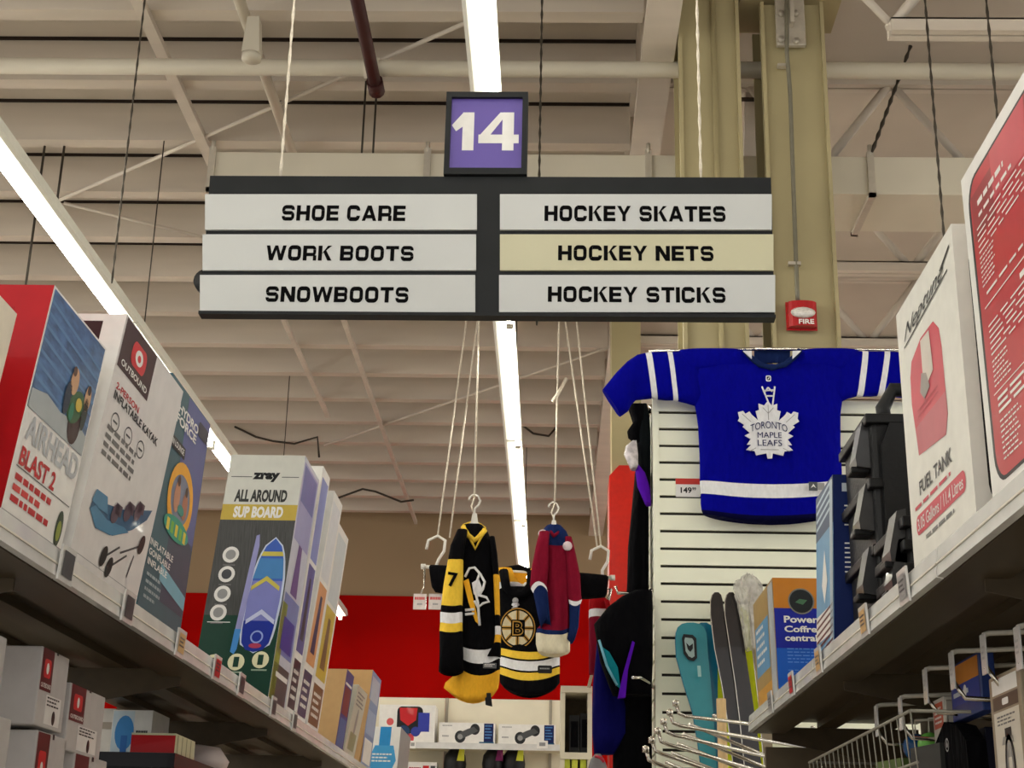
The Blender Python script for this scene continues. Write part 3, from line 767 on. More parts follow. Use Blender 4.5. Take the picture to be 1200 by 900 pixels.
f.poly(zc.art, [(.42, .19), (.47, .18), (.50, .20), (.58, .62), (.56, .665), (.52, .66)], pm((150, 150, 200)), 3); f.poly(zc.art, [(.42, .19), (.47, .18), (.50, .20), (.515, .28), (.435, .28)], pm((70, 140, 210)), 4)
for i, v in enumerate((.58, .50, .42, .345)): f.disc(zc.art, .22-.012*i, v, .026, WHITE, 3, .026); f.disc(zc.art, .22-.012*i, v, .016, GREY if i != 1 else DGREY, 4); f.rect(zc.art, .14-.012*i, v-.045, .3-.012*i, v-.04, TEXTGREY, 3)
f.rect(zc.art, .06, .305, .36, .308, WHITE, 3)
CI = pm((232, 228, 190))
for u, v in ((.22, .145), (.52, .15), (.83, .16), (.24, .055), (.54, .062)): f.disc(zc.art, u, v, .026, CI, 3); f.rect(zc.art, u-.035, v-.02, u+.035, v+.02, DG, 4); f.rect(zc.art, u-.1, v-.043, u+.1, v-.037, pm((150, 170, 150)), 3)
fr = zc.front
fr.rect(zc.art, .06, .66, .94, .98, pm((150, 152, 196)), 1); fr.rect(zc.art, .1, .82, .9, .97, pm((84, 96, 166)), 2); fr.poly(zc.art, [(.3, .45), (.7, .45), (.6, .66), (.4, .66)], pm((90, 60, 130)), 2); fr.rect(zc.art, .06, .2, .94, .44, pm((104, 120, 180)), 1); fr.rect(zc.art, .02, .02, .3, .4, pm((140, 150, 60)), 1); fr.rect(zc.art, .2, .22, .85, .35, B2, 2); fr.rect(zc.art, .06, .01, .94, .16, DGREY, 1); fr.rect(zc.art, .2, .11, .9, .13, WHITE, 2)
zc.done()
for a, b, tp, lab, cols in ((334, 344, (379, 546), 'narrow white and violet paddle board box just behind the green paddle board box', ((130, 140, 200), (80, 84, 150), (40, 44, 60))),
                            (345, 357, (392, 575), 'narrow white and orange paddle board box, third in the paddle board row', ((220, 222, 226), (222, 160, 110), (40, 44, 90))),
                            (358, 372, (397, 612), 'narrow white and yellow paddle board box, farthest of the paddle board row', ((206, 214, 218), (206, 180, 70), (120, 90, 60)))):
    c = Carton(LX-.004, LT, a, b, tp, .235, -1, 'paddle_board_box', lab, group='paddle board boxes', mats=[WHITE]*6)
    f = c.front; f.rect(c.art, .1, .62, .9, .96, pm(cols[0]), 1); f.rect(c.art, .1, .25, .9, .60, pm(cols[1]), 1); f.rect(c.art, .1, .03, .9, .22, pm(cols[2]), 1); f.poly(c.art, [(.3, .3), (.7, .3), (.6, .55), (.4, .55)], pm(cols[2]), 2); f.lines(c.art, .2, .05, .8, .18, 4, WHITE, 2)
    c.done()
# brown cartons further on
c = Carton(LX-.005, LT, 392, 401, (407, 784), .30, -1, 'brown_carton', 'brown carton printed with a black mark, right after the paddle board boxes', mats=[pm((40, 58, 140)), KRAFT, KRAFT, KRAFT, KRAFT, KRAFT])
n = c.near; n.rect(c.art, .42, .82, .68, .95, pm((120, 94, 66)), 1)
for i in range(6): n.rect(c.art, .44+.04*i, .84, .455+.04*i, .94, KRAFT, 2)
n.ring(c.art, .62, .62, .028, .003, DGREY, 1); n.poly(c.art, [(.2, .35), (.28, .46), (.36, .35)], pm((140, 110, 80)), 1)
for i in range(8): n.rect(c.let, .5, .16+.045*i, .64, .185+.045*i, DGREY, 1)
c.front.rect(c.art, .1, .45, .9, .8, pm((120, 40, 50)), 1); c.front.rect(c.art, .1, .05, .9, .4, pm((60, 110, 170)), 1); c.front.rect(c.art, .1, .82, .9, .85, WHITE, 1)
c.done()
c = Carton(LX-.004, LT, 402, 414, (420, 802), .28, -1, 'pool_toy_box', 'pale printed box between the two brown cartons on the left shelf', mats=[pm((206, 206, 192))]*6)
f = c.front; f.lines(c.art, .15, .7, .85, .92, 4, TEXTGREY, 1); f.disc(c.art, .5, .5, .03, GREY, 1, .06); f.rect(c.art, .2, .1, .8, .35, pm((150, 156, 120)), 1); c.done()
c = Carton(LX-.002, LT, 414.5, 420, (429, 814), .24, -1, 'pool_toy_box', 'narrow tan box just before the second brown carton', mats=[KRAFT, KRAFT, KRAFT, pm((222, 206, 178)), KRAFT, KRAFT]); c.done()
c = Carton(LX-.004, LT, 422, 433, (437, 785), .34, -1, 'brown_carton', 'second brown carton with a pale blue printed side, farthest on the left shelf', mats=[pm((120, 146, 190)), KRAFT, KRAFT, KRAFT, KRAFT, KRAFT])
f = c.front; f.rect(c.art, .1, .7, .9, .95, pm((176, 186, 206)), 1); f.rect(c.art, .1, .35, .9, .6, pm((150, 170, 204)), 1); f.rect(c.art, .1, .05, .9, .3, WHITE, 1); c.done()
c = Carton(LX-.05, LT, 462, 474, (470, 852), .22, -1, 'pump_box', 'white box with a sky blue pump picture at the end of the left shelf', mats=[pm((150, 150, 150)), WHITE, WHITE, WHITE, WHITE, WHITE])
n = c.near; n.rect(c.art, .45, .05, .75, 1, pm((40, 140, 206)), 1); n.poly(c.art, [(.2, .5), (.35, .72), (.85, .72), (.95, .5), (.85, .35), (.3, .35)], pm((70, 160, 216)), 2); n.lines(c.art, .3, .45, .85, .6, 3, WHITE, 3); c.done()

# lower white boxes under the left shelf
t = thing('store_shelf', (-.95, 1.3, 1.62), 'lower shelf, coloured dark for shade, on the left, under the white kayak accessory boxes', 'shelf')
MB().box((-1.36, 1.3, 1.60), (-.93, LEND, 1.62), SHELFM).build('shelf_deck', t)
MB().box((-.93, 1.3, 1.575), (-.92, LEND, 1.625), LIPM).build('price_channel', t)


def lowbox(X, nt, ft, zb, depth, label, logo=True, dark=False, tape=True):
    P = at(nt[0], nt[1], X=X); Q = at(ft[0], ft[1], X=X); zt = (P.z+Q.z)/2; L = Q.y-P.y
    o = thing('accessory_box', (X, P.y, zb), label, 'box', 'white kayak accessory boxes'); B = V((X, P.y, zb)); A = V((0, L, 0)); D = V((-depth, 0, 0)); U = V((0, 0, zt-zb))
    LB = pm((196, 192, 190), .5); mb = MB().obox(B, A, D, U, LB); mb.build('carton', o, bevel=.003)
    f = Face(B, A, U); a = MB()
    if logo:
        f.rect(a, .02, .45, .42, .99, MAROON, 2); f.rrect(a, .1, .62, .34, .86, pm((206, 30, 38)), 3, .008); f.disc(a, .22, .74, .008, WHITE, 4, .011); f.text(a, 'OUTBOUND', .05, .49, .4, .55, WHITE, 3, .02)
        f.rect(a, .3, .05, .85, .42, WHITE, 1); f.lines(a, .34, .26, .8, .4, 3, BLACK, 2); f.disc(a, .62, .15, .010, BLACK, 2, .014); f.rect(a, .5, .96, .56, 1, BLACK, 2)
    n = Face(B+D, -D, U); n.lines(a, .25, .5, .6, .62, 2, TEXTGREY, 1)
    a.build('printed_artwork', o)
    return zt, P.y, L


z1, y1, L1 = lowbox(-.99, (51, 757), (82, 772), at(46, 851, X=-.99).z, .22, 'white carton with red badge, top of the nearer stack under the left shelf')
lowbox(-.99, (45, 853), (78, 868), 1.622, .22, 'white carton with red badge, bottom of the nearer stack under the left shelf')
lowbox(-.99, (84, 800), (124, 817), at(86, 882, X=-.99).z, .20, 'white carton with red badge, top of the farther stack under the left shelf')
lowbox(-.99, (88, 884), (126, 890), 1.622, .20, 'white carton with red badge, bottom of the farther stack under the left shelf')
lowbox(-.99, (-40, 725), (9, 748), at(0, 843, X=-.99).z, .22, 'plain white carton at the left edge, upper one under the left shelf', False)
lowbox(-.99, (-45, 822), (14, 845), 1.622, .22, 'plain white carton at the left edge, lower one under the left shelf', False)
# things farther along the lower shelf
rc = at(204, 884, X=-1.03); zk = rc.z; ry = rc.y; rl = at(152, 884, Y=ry).x; rt = at(180, 859, Y=ry).z; rb = at(228, 880, X=-1.03).y
MB().box((-1.36, ry-.06, 1.622), (-1.02, rb+.5, zk-.002), pm((24, 24, 30))).box((-1.37, ry-.07, zk-.04), (-1.01, rb+.51, zk-.002), pm((30, 30, 36))).build('dark_tote', origin=(-1.05, ry, 1.622), label='black storage tote under the left shelf carrying the red box', cat='tote')
o = thing('red_box', (-1.03, ry, zk), 'flat box with red end and pale striped side on the black tote', 'box')
MB().box((rl, ry, zk), (-1.03, rb, rt), pm((216, 216, 180))).build('carton', o)
f = Face((rl, ry, zk), (-1.03-rl, 0, 0), (0, 0, rt-zk)); mb = MB(); f.rect(mb, .0, .08, 1, .9, RED, 1); f.rect(mb, 0, .0, 1, .08, pm((214, 90, 90)), 1); mb.build('red_end_print', o)
f = Face((-1.03, ry, zk), (0, rb-ry, 0), (0, 0, rt-zk)); mb = MB()
for k in range(4): f.rect(mb, .1+.22*k, .05, .14+.22*k, .95, pm((150, 152, 110)), 1)
mb.build('stripes_print', o)
wy = rb+.03; wx0, wx1, wz = at(131, 850, Y=wy).x, at(178, 850, Y=wy).x, at(150, 832, Y=wy).z
o = thing('pump_box', (wx0, wy, zk), 'white and sky blue boxed pump standing behind the flat red box', 'box')
MB().box((wx0, wy, zk), (wx1, wy+.2, wz), WHITE).build('carton', o)
f = Face((wx0, wy, zk), (wx1-wx0, 0, 0), (0, 0, wz-zk)); mb = MB(); f.rect(mb, .02, .02, .55, .98, pm((206, 224, 236)), 1); f.disc(mb, .33, .55, .028, pm((60, 140, 210)), 2, .05); f.rect(mb, .26, .02, .42, .5, pm((40, 110, 190)), 3); f.lines(mb, .62, .4, .92, .6, 2, DGREY, 2); mb.build('printed_artwork', o)
xa, xb = at(112, 850, Y=wy+.06).x, wx0-.01
o = thing('accessory_box', (xa, wy+.06, zk), 'pale grey carton standing just left of the boxed pump under the left shelf', 'box')
MB().box((xa, wy+.06, zk), (xb, wy+.2, wz+.01), pm((196, 192, 186), .5)).build('carton', o, bevel=.002)
MB().box((xa-.002, wy+.058, wz-.05), (xb+.002, wy+.06, wz-.03), pm((150, 140, 128))).build('packing_tape', o)
q = at(240, 892, X=-1.03); MB().lathe((-1.10, q.y+.2, zk), [(.0, 0), (.09, 0), (.1, .03), (.07, .07), (0, .08)], pm((206, 190, 186)), 20).build('folded_bundle', origin=(-1.1, q.y+.2, zk), label='pale rounded bundle past the red box under the left shelf', cat='bundle')

# ------------------------------------------------------------------ right shelf boxes
REDP = pm((186, 18, 34), .3, .2); REDD = pm((150, 10, 22), .3, .2)
c = Carton(RX+.006, RT, 1420, 1164, (1126, 212), .45, 1, 'fuel_tank_box', 'big white carton with a red text panel, nearest on the right shelf', mats=[WHITE]*6, ref='far')
f = c.front
f.rrect(c.art, .035, .05, .97, .955, BLACK, 1, .045); f.rrect(c.art, .05, .06, .955, .945, REDP, 2, .04)
f.poly(c.art, [(.2, .80), (.40, .80), (.42, .945), (.2, .945)], pm((200, 60, 74), .3, .2), 3); f.rect(c.art, .42, .62, .95, .945, REDD, 3); f.rect(c.art, .06, .76, .2, .9, REDD, 3)
f.lines(c.let, .10, .845, .34, .865, 1, WHITE, 4, .8, 3); f.lines(c.let, .10, .81, .40, .825, 1, WHITE, 4, .7, 4)
f.lines(c.let, .08, .70, .52, .79, 5, WHITE, 4, .28, 5); f.lines(c.let, .08, .60, .18, .70, 7, WHITE, 4, .33, 6); f.lines(c.let, .10, .57, .5, .585, 1, WHITE, 4, .5, 6)
f.rect(c.let, .08, .545, .93, .549, WHITE, 4); f.lines(c.let, .3, .50, .55, .52, 1, WHITE, 4, .8, 8)
f.lines(c.let, .09, .39, .62, .49, 6, WHITE, 4, .3, 9); f.lines(c.let, .09, .30, .2, .385, 6, WHITE, 4, .33, 10); f.rect(c.let, .08, .29, .93, .293, WHITE, 4)
f.lines(c.let, .10, .22, .55, .275, 3, WHITE, 4, .45, 11); f.lines(c.let, .10, .09, .24, .21, 8, WHITE, 4, .33, 12); f.lines(c.let, .28, .10, .56, .17, 4, WHITE, 4, .45, 13)
c.done()
c = Carton(RX+.004, RT, 1146, 1072, (1050, 370), .45, 1, 'fuel_tank_box', 'white fuel tank carton with a faded red tank picture, second on the right shelf', mats=[pm((232, 230, 222))]*6, ref='far')
f = c.front; RF = pm((204, 66, 84)); RF2 = pm((186, 44, 64))
f.poly(c.art, [(.23, .395), (.68, .36), (.73, .42), (.72, .66), (.70, .73), (.62, .78), (.40, .785), (.22, .75), (.18, .70), (.17, .60)], RF, 1)
f.poly(c.art, [(.23, .395), (.68, .36), (.73, .42), (.73, .50), (.205, .50)], pm((190, 92, 104)), 2)
f.poly(c.art, [(.40, .775), (.55, .77), (.57, .62), (.46, .60), (.40, .64)], pm((214, 204, 194)), 3); f.poly(c.art, [(.38, .66), (.46, .64), (.50, .58), (.40, .56), (.34, .60)], pm((150, 140, 134)), 4)
f.rect(c.art, .27, .545, .62, .552, RF2, 3); f.rect(c.art, .27, .525, .62, .53, RF2, 3)
f.text(c.let, 'Neptune', .10, .835, .78, .91, BLACK, 3, .0, .02, .10); f.poly(c.let, [(.12, .83), (.9, .87), (.9, .876), (.12, .836)], BLACK, 3)
f.poly(c.let, [(.80, .90), (.95, .935), (.95, .945), (.78, .91)], BLACK, 3)
f.text(c.let, 'FUEL TANK', .20, .255, .74, .305, pm((60, 58, 58)), 3, .02)
f.lines(c.let, .10, .215, .92, .23, 1, RF, 3, .8, 3); f.rrect(c.art, .10, .125, .90, .195, RF, 2, .015); f.text(c.let, '3.05 Gallons / 11.4 Litres', .13, .138, .87, .182, WHITE, 4, .01)
f.lines(c.let, .25, .088, .78, .104, 1, TEXTGREY, 3, .8, 5)
n = c.near; n.rrect(c.art, .05, .04, .95, .95, BLACK, 1, .04); n.rrect(c.art, .075, .055, .93, .935, REDP, 2, .035)
c.done()
# sky blue and navy box, orange and blue box
c = Carton(RX+.006, RT, 978, 957, (976, 556), .26, 1, 'appliance_box', 'tall navy and sky blue carton standing before the black tool cases', mats=[pm((104, 156, 196)), WHITE, NAVY, pm((22, 38, 92)), NAVY, NAVY])
f = c.front
f.rect(c.art, 0, .72, 1, 1, pm((36, 66, 104)), 1)
for i in range(4): f.poly(c.art, [(.05, .78+.05*i), (.9, .82+.05*i), (.9, .84+.05*i), (.05, .80+.05*i)], pm((176, 196, 210)), 2)
f.poly(c.art, [(.35, .42), (.5, .62), (.66, .42), (.5, .30)], WHITE, 2); f.rect(c.art, .02, .1, .98, .26, WHITE, 2)
for i in range(6): f.poly(c.art, [(.05, .02+.04*i), (.95, .05+.04*i), (.95, .065+.04*i), (.05, .035+.04*i)], MAROON, 3)
f.rect(c.art, .82, .0, .98, .98, pm((170, 186, 196)), 3)
n = c.near; n.rect(c.let, .08, .90, .5, .95, pm((190, 200, 210)), 1); n.lines(c.let, .1, .68, .6, .82, 5, WHITE, 1, .3, 4); n.lines(c.let, .1, .38, .6, .6, 8, WHITE, 1, .3, 5)
c.done()
ORG = pm((196, 124, 36)); PBL = pm((20, 34, 150)); PBS = pm((24, 90, 190))
c = Carton(RX+.006, RT, 913, 889, (905, 677), .22, 1, 'power_station_box', 'orange and blue carton reading Power and Coffre at the far end of the right shelf', mats=[pm((170, 140, 80)), WHITE, ORG, PBL, ORG, WHITE])
n = c.near; n.rect(c.art, 0, .74, 1, 1, ORG, 1); n.rect(c.art, 0, .0, 1, .40, PBS, 1); n.rect(c.art, 0, 0, 1, .06, pm((214, 170, 60)), 2)
n.disc(c.art, .36, .80, .036, pm((30, 34, 36)), 3); n.ring(c.art, .36, .80, .038, .004, pm((120, 120, 110)), 4); n.poly(c.art, [(.28, .79), (.34, .82), (.44, .81), (.38, .77)], pm((70, 110, 80)), 4); n.rect(c.art, .60, .70, .9, .84, pm((40, 46, 80)), 3)
n.text(c.let, 'Power St', .12, .615, .74, .675, WHITE, 4, .03); n.text(c.let, 'Coffre a', .12, .535, .66, .590, WHITE, 4, .03); n.text(c.let, 'centrale', .12, .46, .62, .515, WHITE, 4, .03)
n.lines(c.let, .14, .26, .6, .40, 5, pm((90, 140, 220)), 3, .3, 2); n.lines(c.let, .14, .08, .6, .22, 6, pm((90, 140, 220)), 3, .3, 3)
f = c.front; f.rect(c.art, .04, .3, .7, .75, pm((90, 150, 196)), 1); f.lines(c.let, .1, .35, .6, .72, 5, WHITE, 2, .4, 1); f.rect(c.art, .05, .05, .9, .18, pm((206, 150, 50)), 1); f.rect(c.art, .75, .02, .98, .98, SILVERP, 2)
c.done()
# black tool cases: a tall one standing on end behind, a shorter one in front


def toolcase(far, near, toppx, depth, label, latches):
    P = edge(far, RX+.05, RT); Q = edge(near, RX+.05, RT); X = RX+.05; L = P.y-Q.y; h = at(toppx[0], toppx[1], Y=Q.y).z-RT
    t = thing('tool_case', (X, Q.y, RT), label, 'tool case', 'black tool cases')
    MB().box((X, Q.y, RT), (X+depth, Q.y+L, RT+h), BLKPL).build('case_body', t, bevel=.012)
    r = MB(); k = max(3, int(h/.12))
    for i in range(k+1):
        z = RT+.004+(h-.03)*i/k; r.box((X-.012, Q.y-.012, z), (X+depth*.5, Q.y+L+.006, z+.022), BLKPL)
    r.build('ribs', t, bevel=.003)
    # lid flank with sloped shoulders on the near side
    l = MB(); z0, z1 = RT+h*.06, RT+h*.94
    for a in (.05, .40): l.prism([(X+depth*a, Q.y-.002, z0), (X+depth*(a+.26), Q.y-.002, z0), (X+depth*(a+.26), Q.y-.002, z1-.05), (X+depth*(a+.2), Q.y-.002, z1), (X+depth*(a+.06), Q.y-.002, z1), (X+depth*a, Q.y-.002, z1-.05)], (0, -.018, 0), BLKPL)
    l.build('lid_panels', t, bevel=.004)
    for z in latches:
        zz = RT+h*z; X0 = X; X = X+.004; a = MB(); a.prism([(X, Q.y+.02, zz-.055), (X-.034, Q.y+.02, zz-.05), (X-.036, Q.y+.02, zz-.03), (X-.018, Q.y+.02, zz+.05), (X, Q.y+.02, zz+.055)], (0, min(.07, L*.4), 0), mat('latch_plastic', (58, 58, 60), .3, noise=.1, coat=.2))
        a.box((X-.045, Q.y+.03, zz-.062), (X-.004, Q.y+.02+min(.06, L*.35), zz-.048), BLKPL); a.build('latch', t, bevel=.003); X = X0
    return t, X, Q.y, L, h


t, X, y_, L, h = toolcase(1001, 1034, (1030, 484), .34, 'tall black plastic tool case with grey latches behind the shorter case', (.86, .56, .26))
MB().tube([(X+.055, y_+L*.3, RT+h-.01), (X+.05, y_+L*.3, RT+h+.04), (X+.075, y_+L*.3, RT+h+.085), (X+.17, y_+L*.3, RT+h+.085), (X+.20, y_+L*.3, RT+h+.04), (X+.20, y_+L*.3, RT+h-.01)], .017, BLKPL, 10).build('handle', t)
toolcase(1036, 1069, (1050, 603), .30, 'shorter black plastic tool case beside the white fuel tank carton', (.78, .44))

# ------------------------------------------------------------------ slatwall display
WY = 6.1
sx0 = at(767, 650, Y=WY).x; sx1 = sx0+1.12; stop = at(860, 467, Y=WY).z
t = thing('slatwall_display', ((sx0+sx1)/2, WY, 0), 'cream slatwall end display behind the right shelf with a blue jersey on it', 'display stand')
SLOT = mat('slat_groove', (38, 34, 28), .8)
MB().box((sx0+.012, WY+.012, 0), (sx1-.012, WY+.03, stop-.004), SLOT).box((sx0+.012, WY+.02, 0), (sx0+.03, WY+.47, stop-.004), SLOT).build('groove_backing', t)
mb = MB(); m2 = MB()
sl = [483.5, 503, 522.5, 542, 562, 582, 602, 622.5, 643, 663.5, 684, 705, 726, 747.5, 769, 791, 813, 835, 857, 879, 901]
zs = [stop]+[at(790, p, Y=WY).z for p in sl]
while zs[-1] > .2: zs.append(zs[-1]-.0762)
for a, b in zip(zs[:-1], zs[1:]):
    mb.box((sx0+.024, WY, b+.006), (sx1, WY+.014, a-.006), SLAT); m2.box((sx0+.004, WY+.03, b+.006), (sx0+.014, WY+.47, a-.006), SLAT)
mb.build('slat_panel', t); m2.build('side_slat_panel', t)
MB().box((sx0-.002, WY-.004, 0), (sx0+.024, WY+.03, stop), SLAT).box((sx0+.024, WY+.03, stop-.02), (sx1, WY+.06, stop), SLAT).build('corner_trim', t)
q = at(792, 582, Y=WY-.006); e = at(820, 561, Y=WY-.006)
o = thing('price_card', (q.x, WY, q.z), 'small white price card with red head beside the blue jersey', 'price tag')
A = V((e.x-q.x, 0, 0)); U = V((0, 0, e.z-q.z)); MB().obox(q, A, (0, .004, 0), U, WHITE).build('card', o)
f = Face(q, A, U); mb = MB(); f.rect(mb, 0, .68, 1, 1, pm((206, 60, 50)), 1); f.text(mb, '149', .2, .2, .66, .52, BLACK, 1, .03); f.text(mb, '99', .68, .36, .84, .52, BLACK, 1, .03); mb.build('lettering', o)


# ------------------------------------------------------------------ jerseys
def section(P, Q, b, n=28, sag=0, folds=0, ph=0, e=.75):
    """closed flattened ring from P to Q, half-depth b toward and away from the aisle"""
    P, Q = V(P), V(Q); M = (P+Q)/2; H = (Q-P)/2; r = []
    for i in range(n):
        a = 2*math.pi*i/n; ca, sa = math.cos(a), math.sin(a)
        x = math.copysign(abs(ca)**e, ca); yv = math.copysign(abs(sa)**e, sa)
        wob = 1+folds*math.sin(3.1*a+ph)+folds*.7*math.sin(7.3*a+ph*1.7)
        r.append(M+H*x+V((0, -b*yv*wob, -sag*(1-x*x))))
    return r


def rows_loft(mb, rows, Y, b, tilt=0, sagk=0, folds=.08, n=36, sub=3):
    """rows: (py, xl, xr, material of the band below); hanging cloth in the plane y=Y"""
    rings = []; ms = []
    y0, y1 = rows[0][0], rows[-1][0]
    for i in range(len(rows)):
        r = rows[i]; t = (r[0]-y0)/(y1-y0); yy = Y+tilt*t
        sg = r[4] if len(r) > 4 else sagk*t
        R = section(at(r[1], r[0], Y=yy), at(r[2], r[0], Y=yy), b*(.55+.45*math.sin(math.pi*min(1, .25+t*.6))), n, sg, folds*(.3+t), i*.23)
        rings.append(R); ms.append(r[3])
    mb.grid(rings, ms[:-1]); return rings


def cols_loft(mb, cols, Y, b, folds=.06, dys=None):
    rings = []; ms = []
    for i, (xt, yt, xb, yb, m) in enumerate(cols):
        yy = Y+(dys[i] if dys else 0)
        rings.append(section(at(xt, yt, Y=yy), at(xb, yb, Y=yy), b, 24, 0, folds, i*.4)); ms.append(m)
    mb.grid(rings, ms[:-1])


RB = fabric((3, 4, 138)); FW = fabric((232, 232, 236)); FBK = fabric((10, 10, 13)); FGD = fabric((236, 176, 50)); FMR = fabric((124, 20, 44)); FNV = fabric((24, 40, 86)); FCR = fabric((230, 222, 196)); FYL = fabric((240, 200, 70))
FNB = fabric((8, 8, 56))
JY = 6.02
t = thing('hockey_jersey', at(902, 610, Y=JY), 'blue hockey jersey with white maple leaf crest spread on the slatwall', 'jersey')
mb = MB()
rows_loft(mb, [(431, 801, 1000, RB), (450, 807, 994, RB), (470, 813, 987, RB), (485, 816, 985, RB), (500, 818, 985, RB), (520, 819, 985, RB), (540, 820, 986, RB), (564, 820, 987, FW), (579, 821, 987, RB), (590, 821, 986, RB), (598, 822, 985, FNB), (603, 824, 984, FNB)], JY, .055, 0, .035, .05)
for sgn in (0, 1):
    q = [(412, 795, 872), (418, 797, 880), (425, 799, 889), (431, 801, 900), (436, 802, 902)] if not sgn else [(412, 938, 1006), (418, 930, 1004), (425, 922, 1002), (431, 905, 1000), (436, 903, 999)]
    rows_loft(mb, [r+(RB,) for r in q], JY, .05, 0, 0, .02)
mb.build('body', t)
MB().tube([at(872, 411, Y=JY-.03), at(880, 419, Y=JY-.045), at(890, 427, Y=JY-.052), at(905, 431, Y=JY-.055), at(920, 427, Y=JY-.052), at(930, 419, Y=JY-.045), at(937, 411, Y=JY-.03)], .012, FNV, 10).build('collar', t)
mb = MB()
for a, b_, c_ in (((871, 411), (881, 411), (881, 420)), ((929, 420), (929, 411), (939, 411))): mb.prism([at(p[0], p[1], Y=JY-.075) for p in (a, b_, c_)], (0, .01, 0), FW)
mb.build('collar_points', t)
o_ = MB().prism([at(884, 411, Y=JY+.03), at(926, 411, Y=JY+.03), at(926, 425, Y=JY+.03), at(884, 425, Y=JY+.03)], (0, .008, 0), FNV).build('neck_lining', t)
mb = MB()
cols_loft(mb, [(818, 413, 822, 478, RB), (800, 413, 806, 473, RB), (787.4, 413, 794.6, 470, FW), (781.6, 413, 789, 469, RB), (772, 413, 780, 469, RB), (763, 413, 770.6, 468, FW), (756, 414, 763.7, 467, RB), (747, 416, 745, 469, RB), (735, 424, 740, 474, RB), (722, 437, 736, 482, RB), (706, 457, 727, 488, RB)], JY, .035, dys=[0, 0, 0, 0, 0, 0, 0, -.01, -.03, -.05, -.06])
mb.build('sleeve', t)
mb = MB()
cols_loft(mb, [(985, 412, 980, 474, RB), (1000, 412, 994, 467, RB), (1010, 412, 1003.6, 464.5, FW), (1016.7, 412, 1011, 464.5, RB), (1026, 412, 1020, 464.5, RB), (1036, 412, 1028, 464, FW), (1042.5, 412, 1035, 464, RB), (1062, 414, 1058, 466, RB), (1080, 424, 1074, 472, RB)], JY, .035)
mb.build('sleeve', t)
# crest
CY_ = JY-.078; c0 = at(901, 503, Y=CY_); k = (at(937, 503, Y=CY_).x-c0.x)/137.0; LW = fabric((228, 228, 232)); LN = fabric((20, 30, 90))
half = [(0, 243), (18, 265), (42, 256), (40, 285), (56, 290), (46, 332), (75, 306), (84, 292), (102, 303), (113, 290), (135, 296), (130, 322), (137, 334), (108, 352), (116, 360), (84, 388), (108, 400), (82, 415), (100, 440), (80, 440), (104, 463), (66, 468), (60, 487), (14, 477), (10, 500)]
pts = [(x, y) for x, y in half]+[(-x, y) for x, y in reversed(half[1:])]
ky = (at(901, 470, Y=CY_).z-at(901, 537, Y=CY_).z)/255
LP = lambda x, y, o=0: c0+V((x*k, -o, -(y-371)*ky))
mb = MB(); mb.prism([LP(x, y) for x, y in pts], (0, .006, 0), LW)
for a in ((0, 330, 0, 262), (0, 300, 24, 275), (0, 300, -24, 275), (78, 340, 118, 304), (-78, 340, -118, 304), (60, 455, 88, 470), (-60, 455, -88, 470), (-40, 462, 40, 462)):
    d_ = V((a[2]-a[0], a[3]-a[1])).normalized() if False else None
    x0, y0, x1, y1 = a; l = math.hypot(x1-x0, y1-y0); nx, ny = -(y1-y0)/l*1.3, (x1-x0)/l*1.3
    mb.face([LP(x0-nx, y0-ny, .002), LP(x0+nx, y0+ny, .002), LP(x1+nx, y1+ny, .002), LP(x1-nx, y1-ny, .002)], GREY)
cr_ = mb.build('maple_leaf_crest', t)
mb = MB(); F1 = Face(LP(-80, 385, 0), LP(80, 385)-LP(-80, 385), LP(-80, 350)-LP(-80, 385))
vs, fs = text2d('TORONTO', .0); b = len(mb.v)
for x, y in vs:
    X_ = -82+164*x; arcy = 18*(X_/82)**2; mb.v.append(LP(X_, 368-32*y+arcy, .003))
for f_ in fs: mb.f.append(tuple(b+i for i in f_)); mb.m.append(mb.mi(LN)); mb.sm.append(False)
for s_, x0, x1, yb, yt in (('MAPLE', -52, 56, 410, 385), ('LEAFS', -52, 56, 446, 419)):
    vs, fs = text2d(s_, .0); b = len(mb.v); mb.v += [LP(x0+(x1-x0)*x, yb-(yb-yt)*y, .003) for x, y in vs]
    for f_ in fs: mb.f.append(tuple(b+i for i in f_)); mb.m.append(mb.mi(LN)); mb.sm.append(False)
mb.build('lettering', cr_)
q = at(900.5, 443.5, Y=JY-.072); f = Face(q-V((.011, 0, .013)), (.022, 0, 0), (0, 0, .026)); mb = MB(); f.rrect(mb, 0, 0, 1, 1, FW, 1, .006); f.rrect(mb, .18, .18, .82, .82, BLACK, 2, .004); f.poly(mb, [(.3, .35), (.45, .3), (.72, .62), (.6, .7)], FW, 3); mb.build('shield_badge', t)
mb = MB(); LYS = JY-.074
for a in (((893, 453), (903, 478)), ((908, 453), (905, 478)), ((894, 458), (907, 457)), ((897, 464), (907, 464)), ((896, 460), (900, 454)), ((900, 454), (905, 459))): mb.tube([at(p[0], p[1], Y=LYS) for p in a], .0035, FW, 6)
mb.build('neck_laces', t)
q0, q1 = at(948, 575, Y=JY-.07), at(966, 565, Y=JY-.07); f = Face(q0, (q1.x-q0.x, 0, 0), (0, 0, q1.z-q0.z)); mb = MB(); f.rect(mb, 0, 0, .55, 1, pm((80, 84, 90)), 1); f.rect(mb, .55, .1, 1, .9, GREY, 1); f.poly(mb, [(.12, .3), (.3, .8), (.46, .3), (.3, .5)], WHITE, 2); mb.build('maker_badge', t)
MB().tube([at(885, 409, Y=JY+.01), at(760, 412, Y=JY+.01)], .008, CHROME, 8).tube([at(885, 409, Y=JY+.01), at(1060, 410, Y=JY+.01)], .008, CHROME, 8).build('hanging_bar', t)


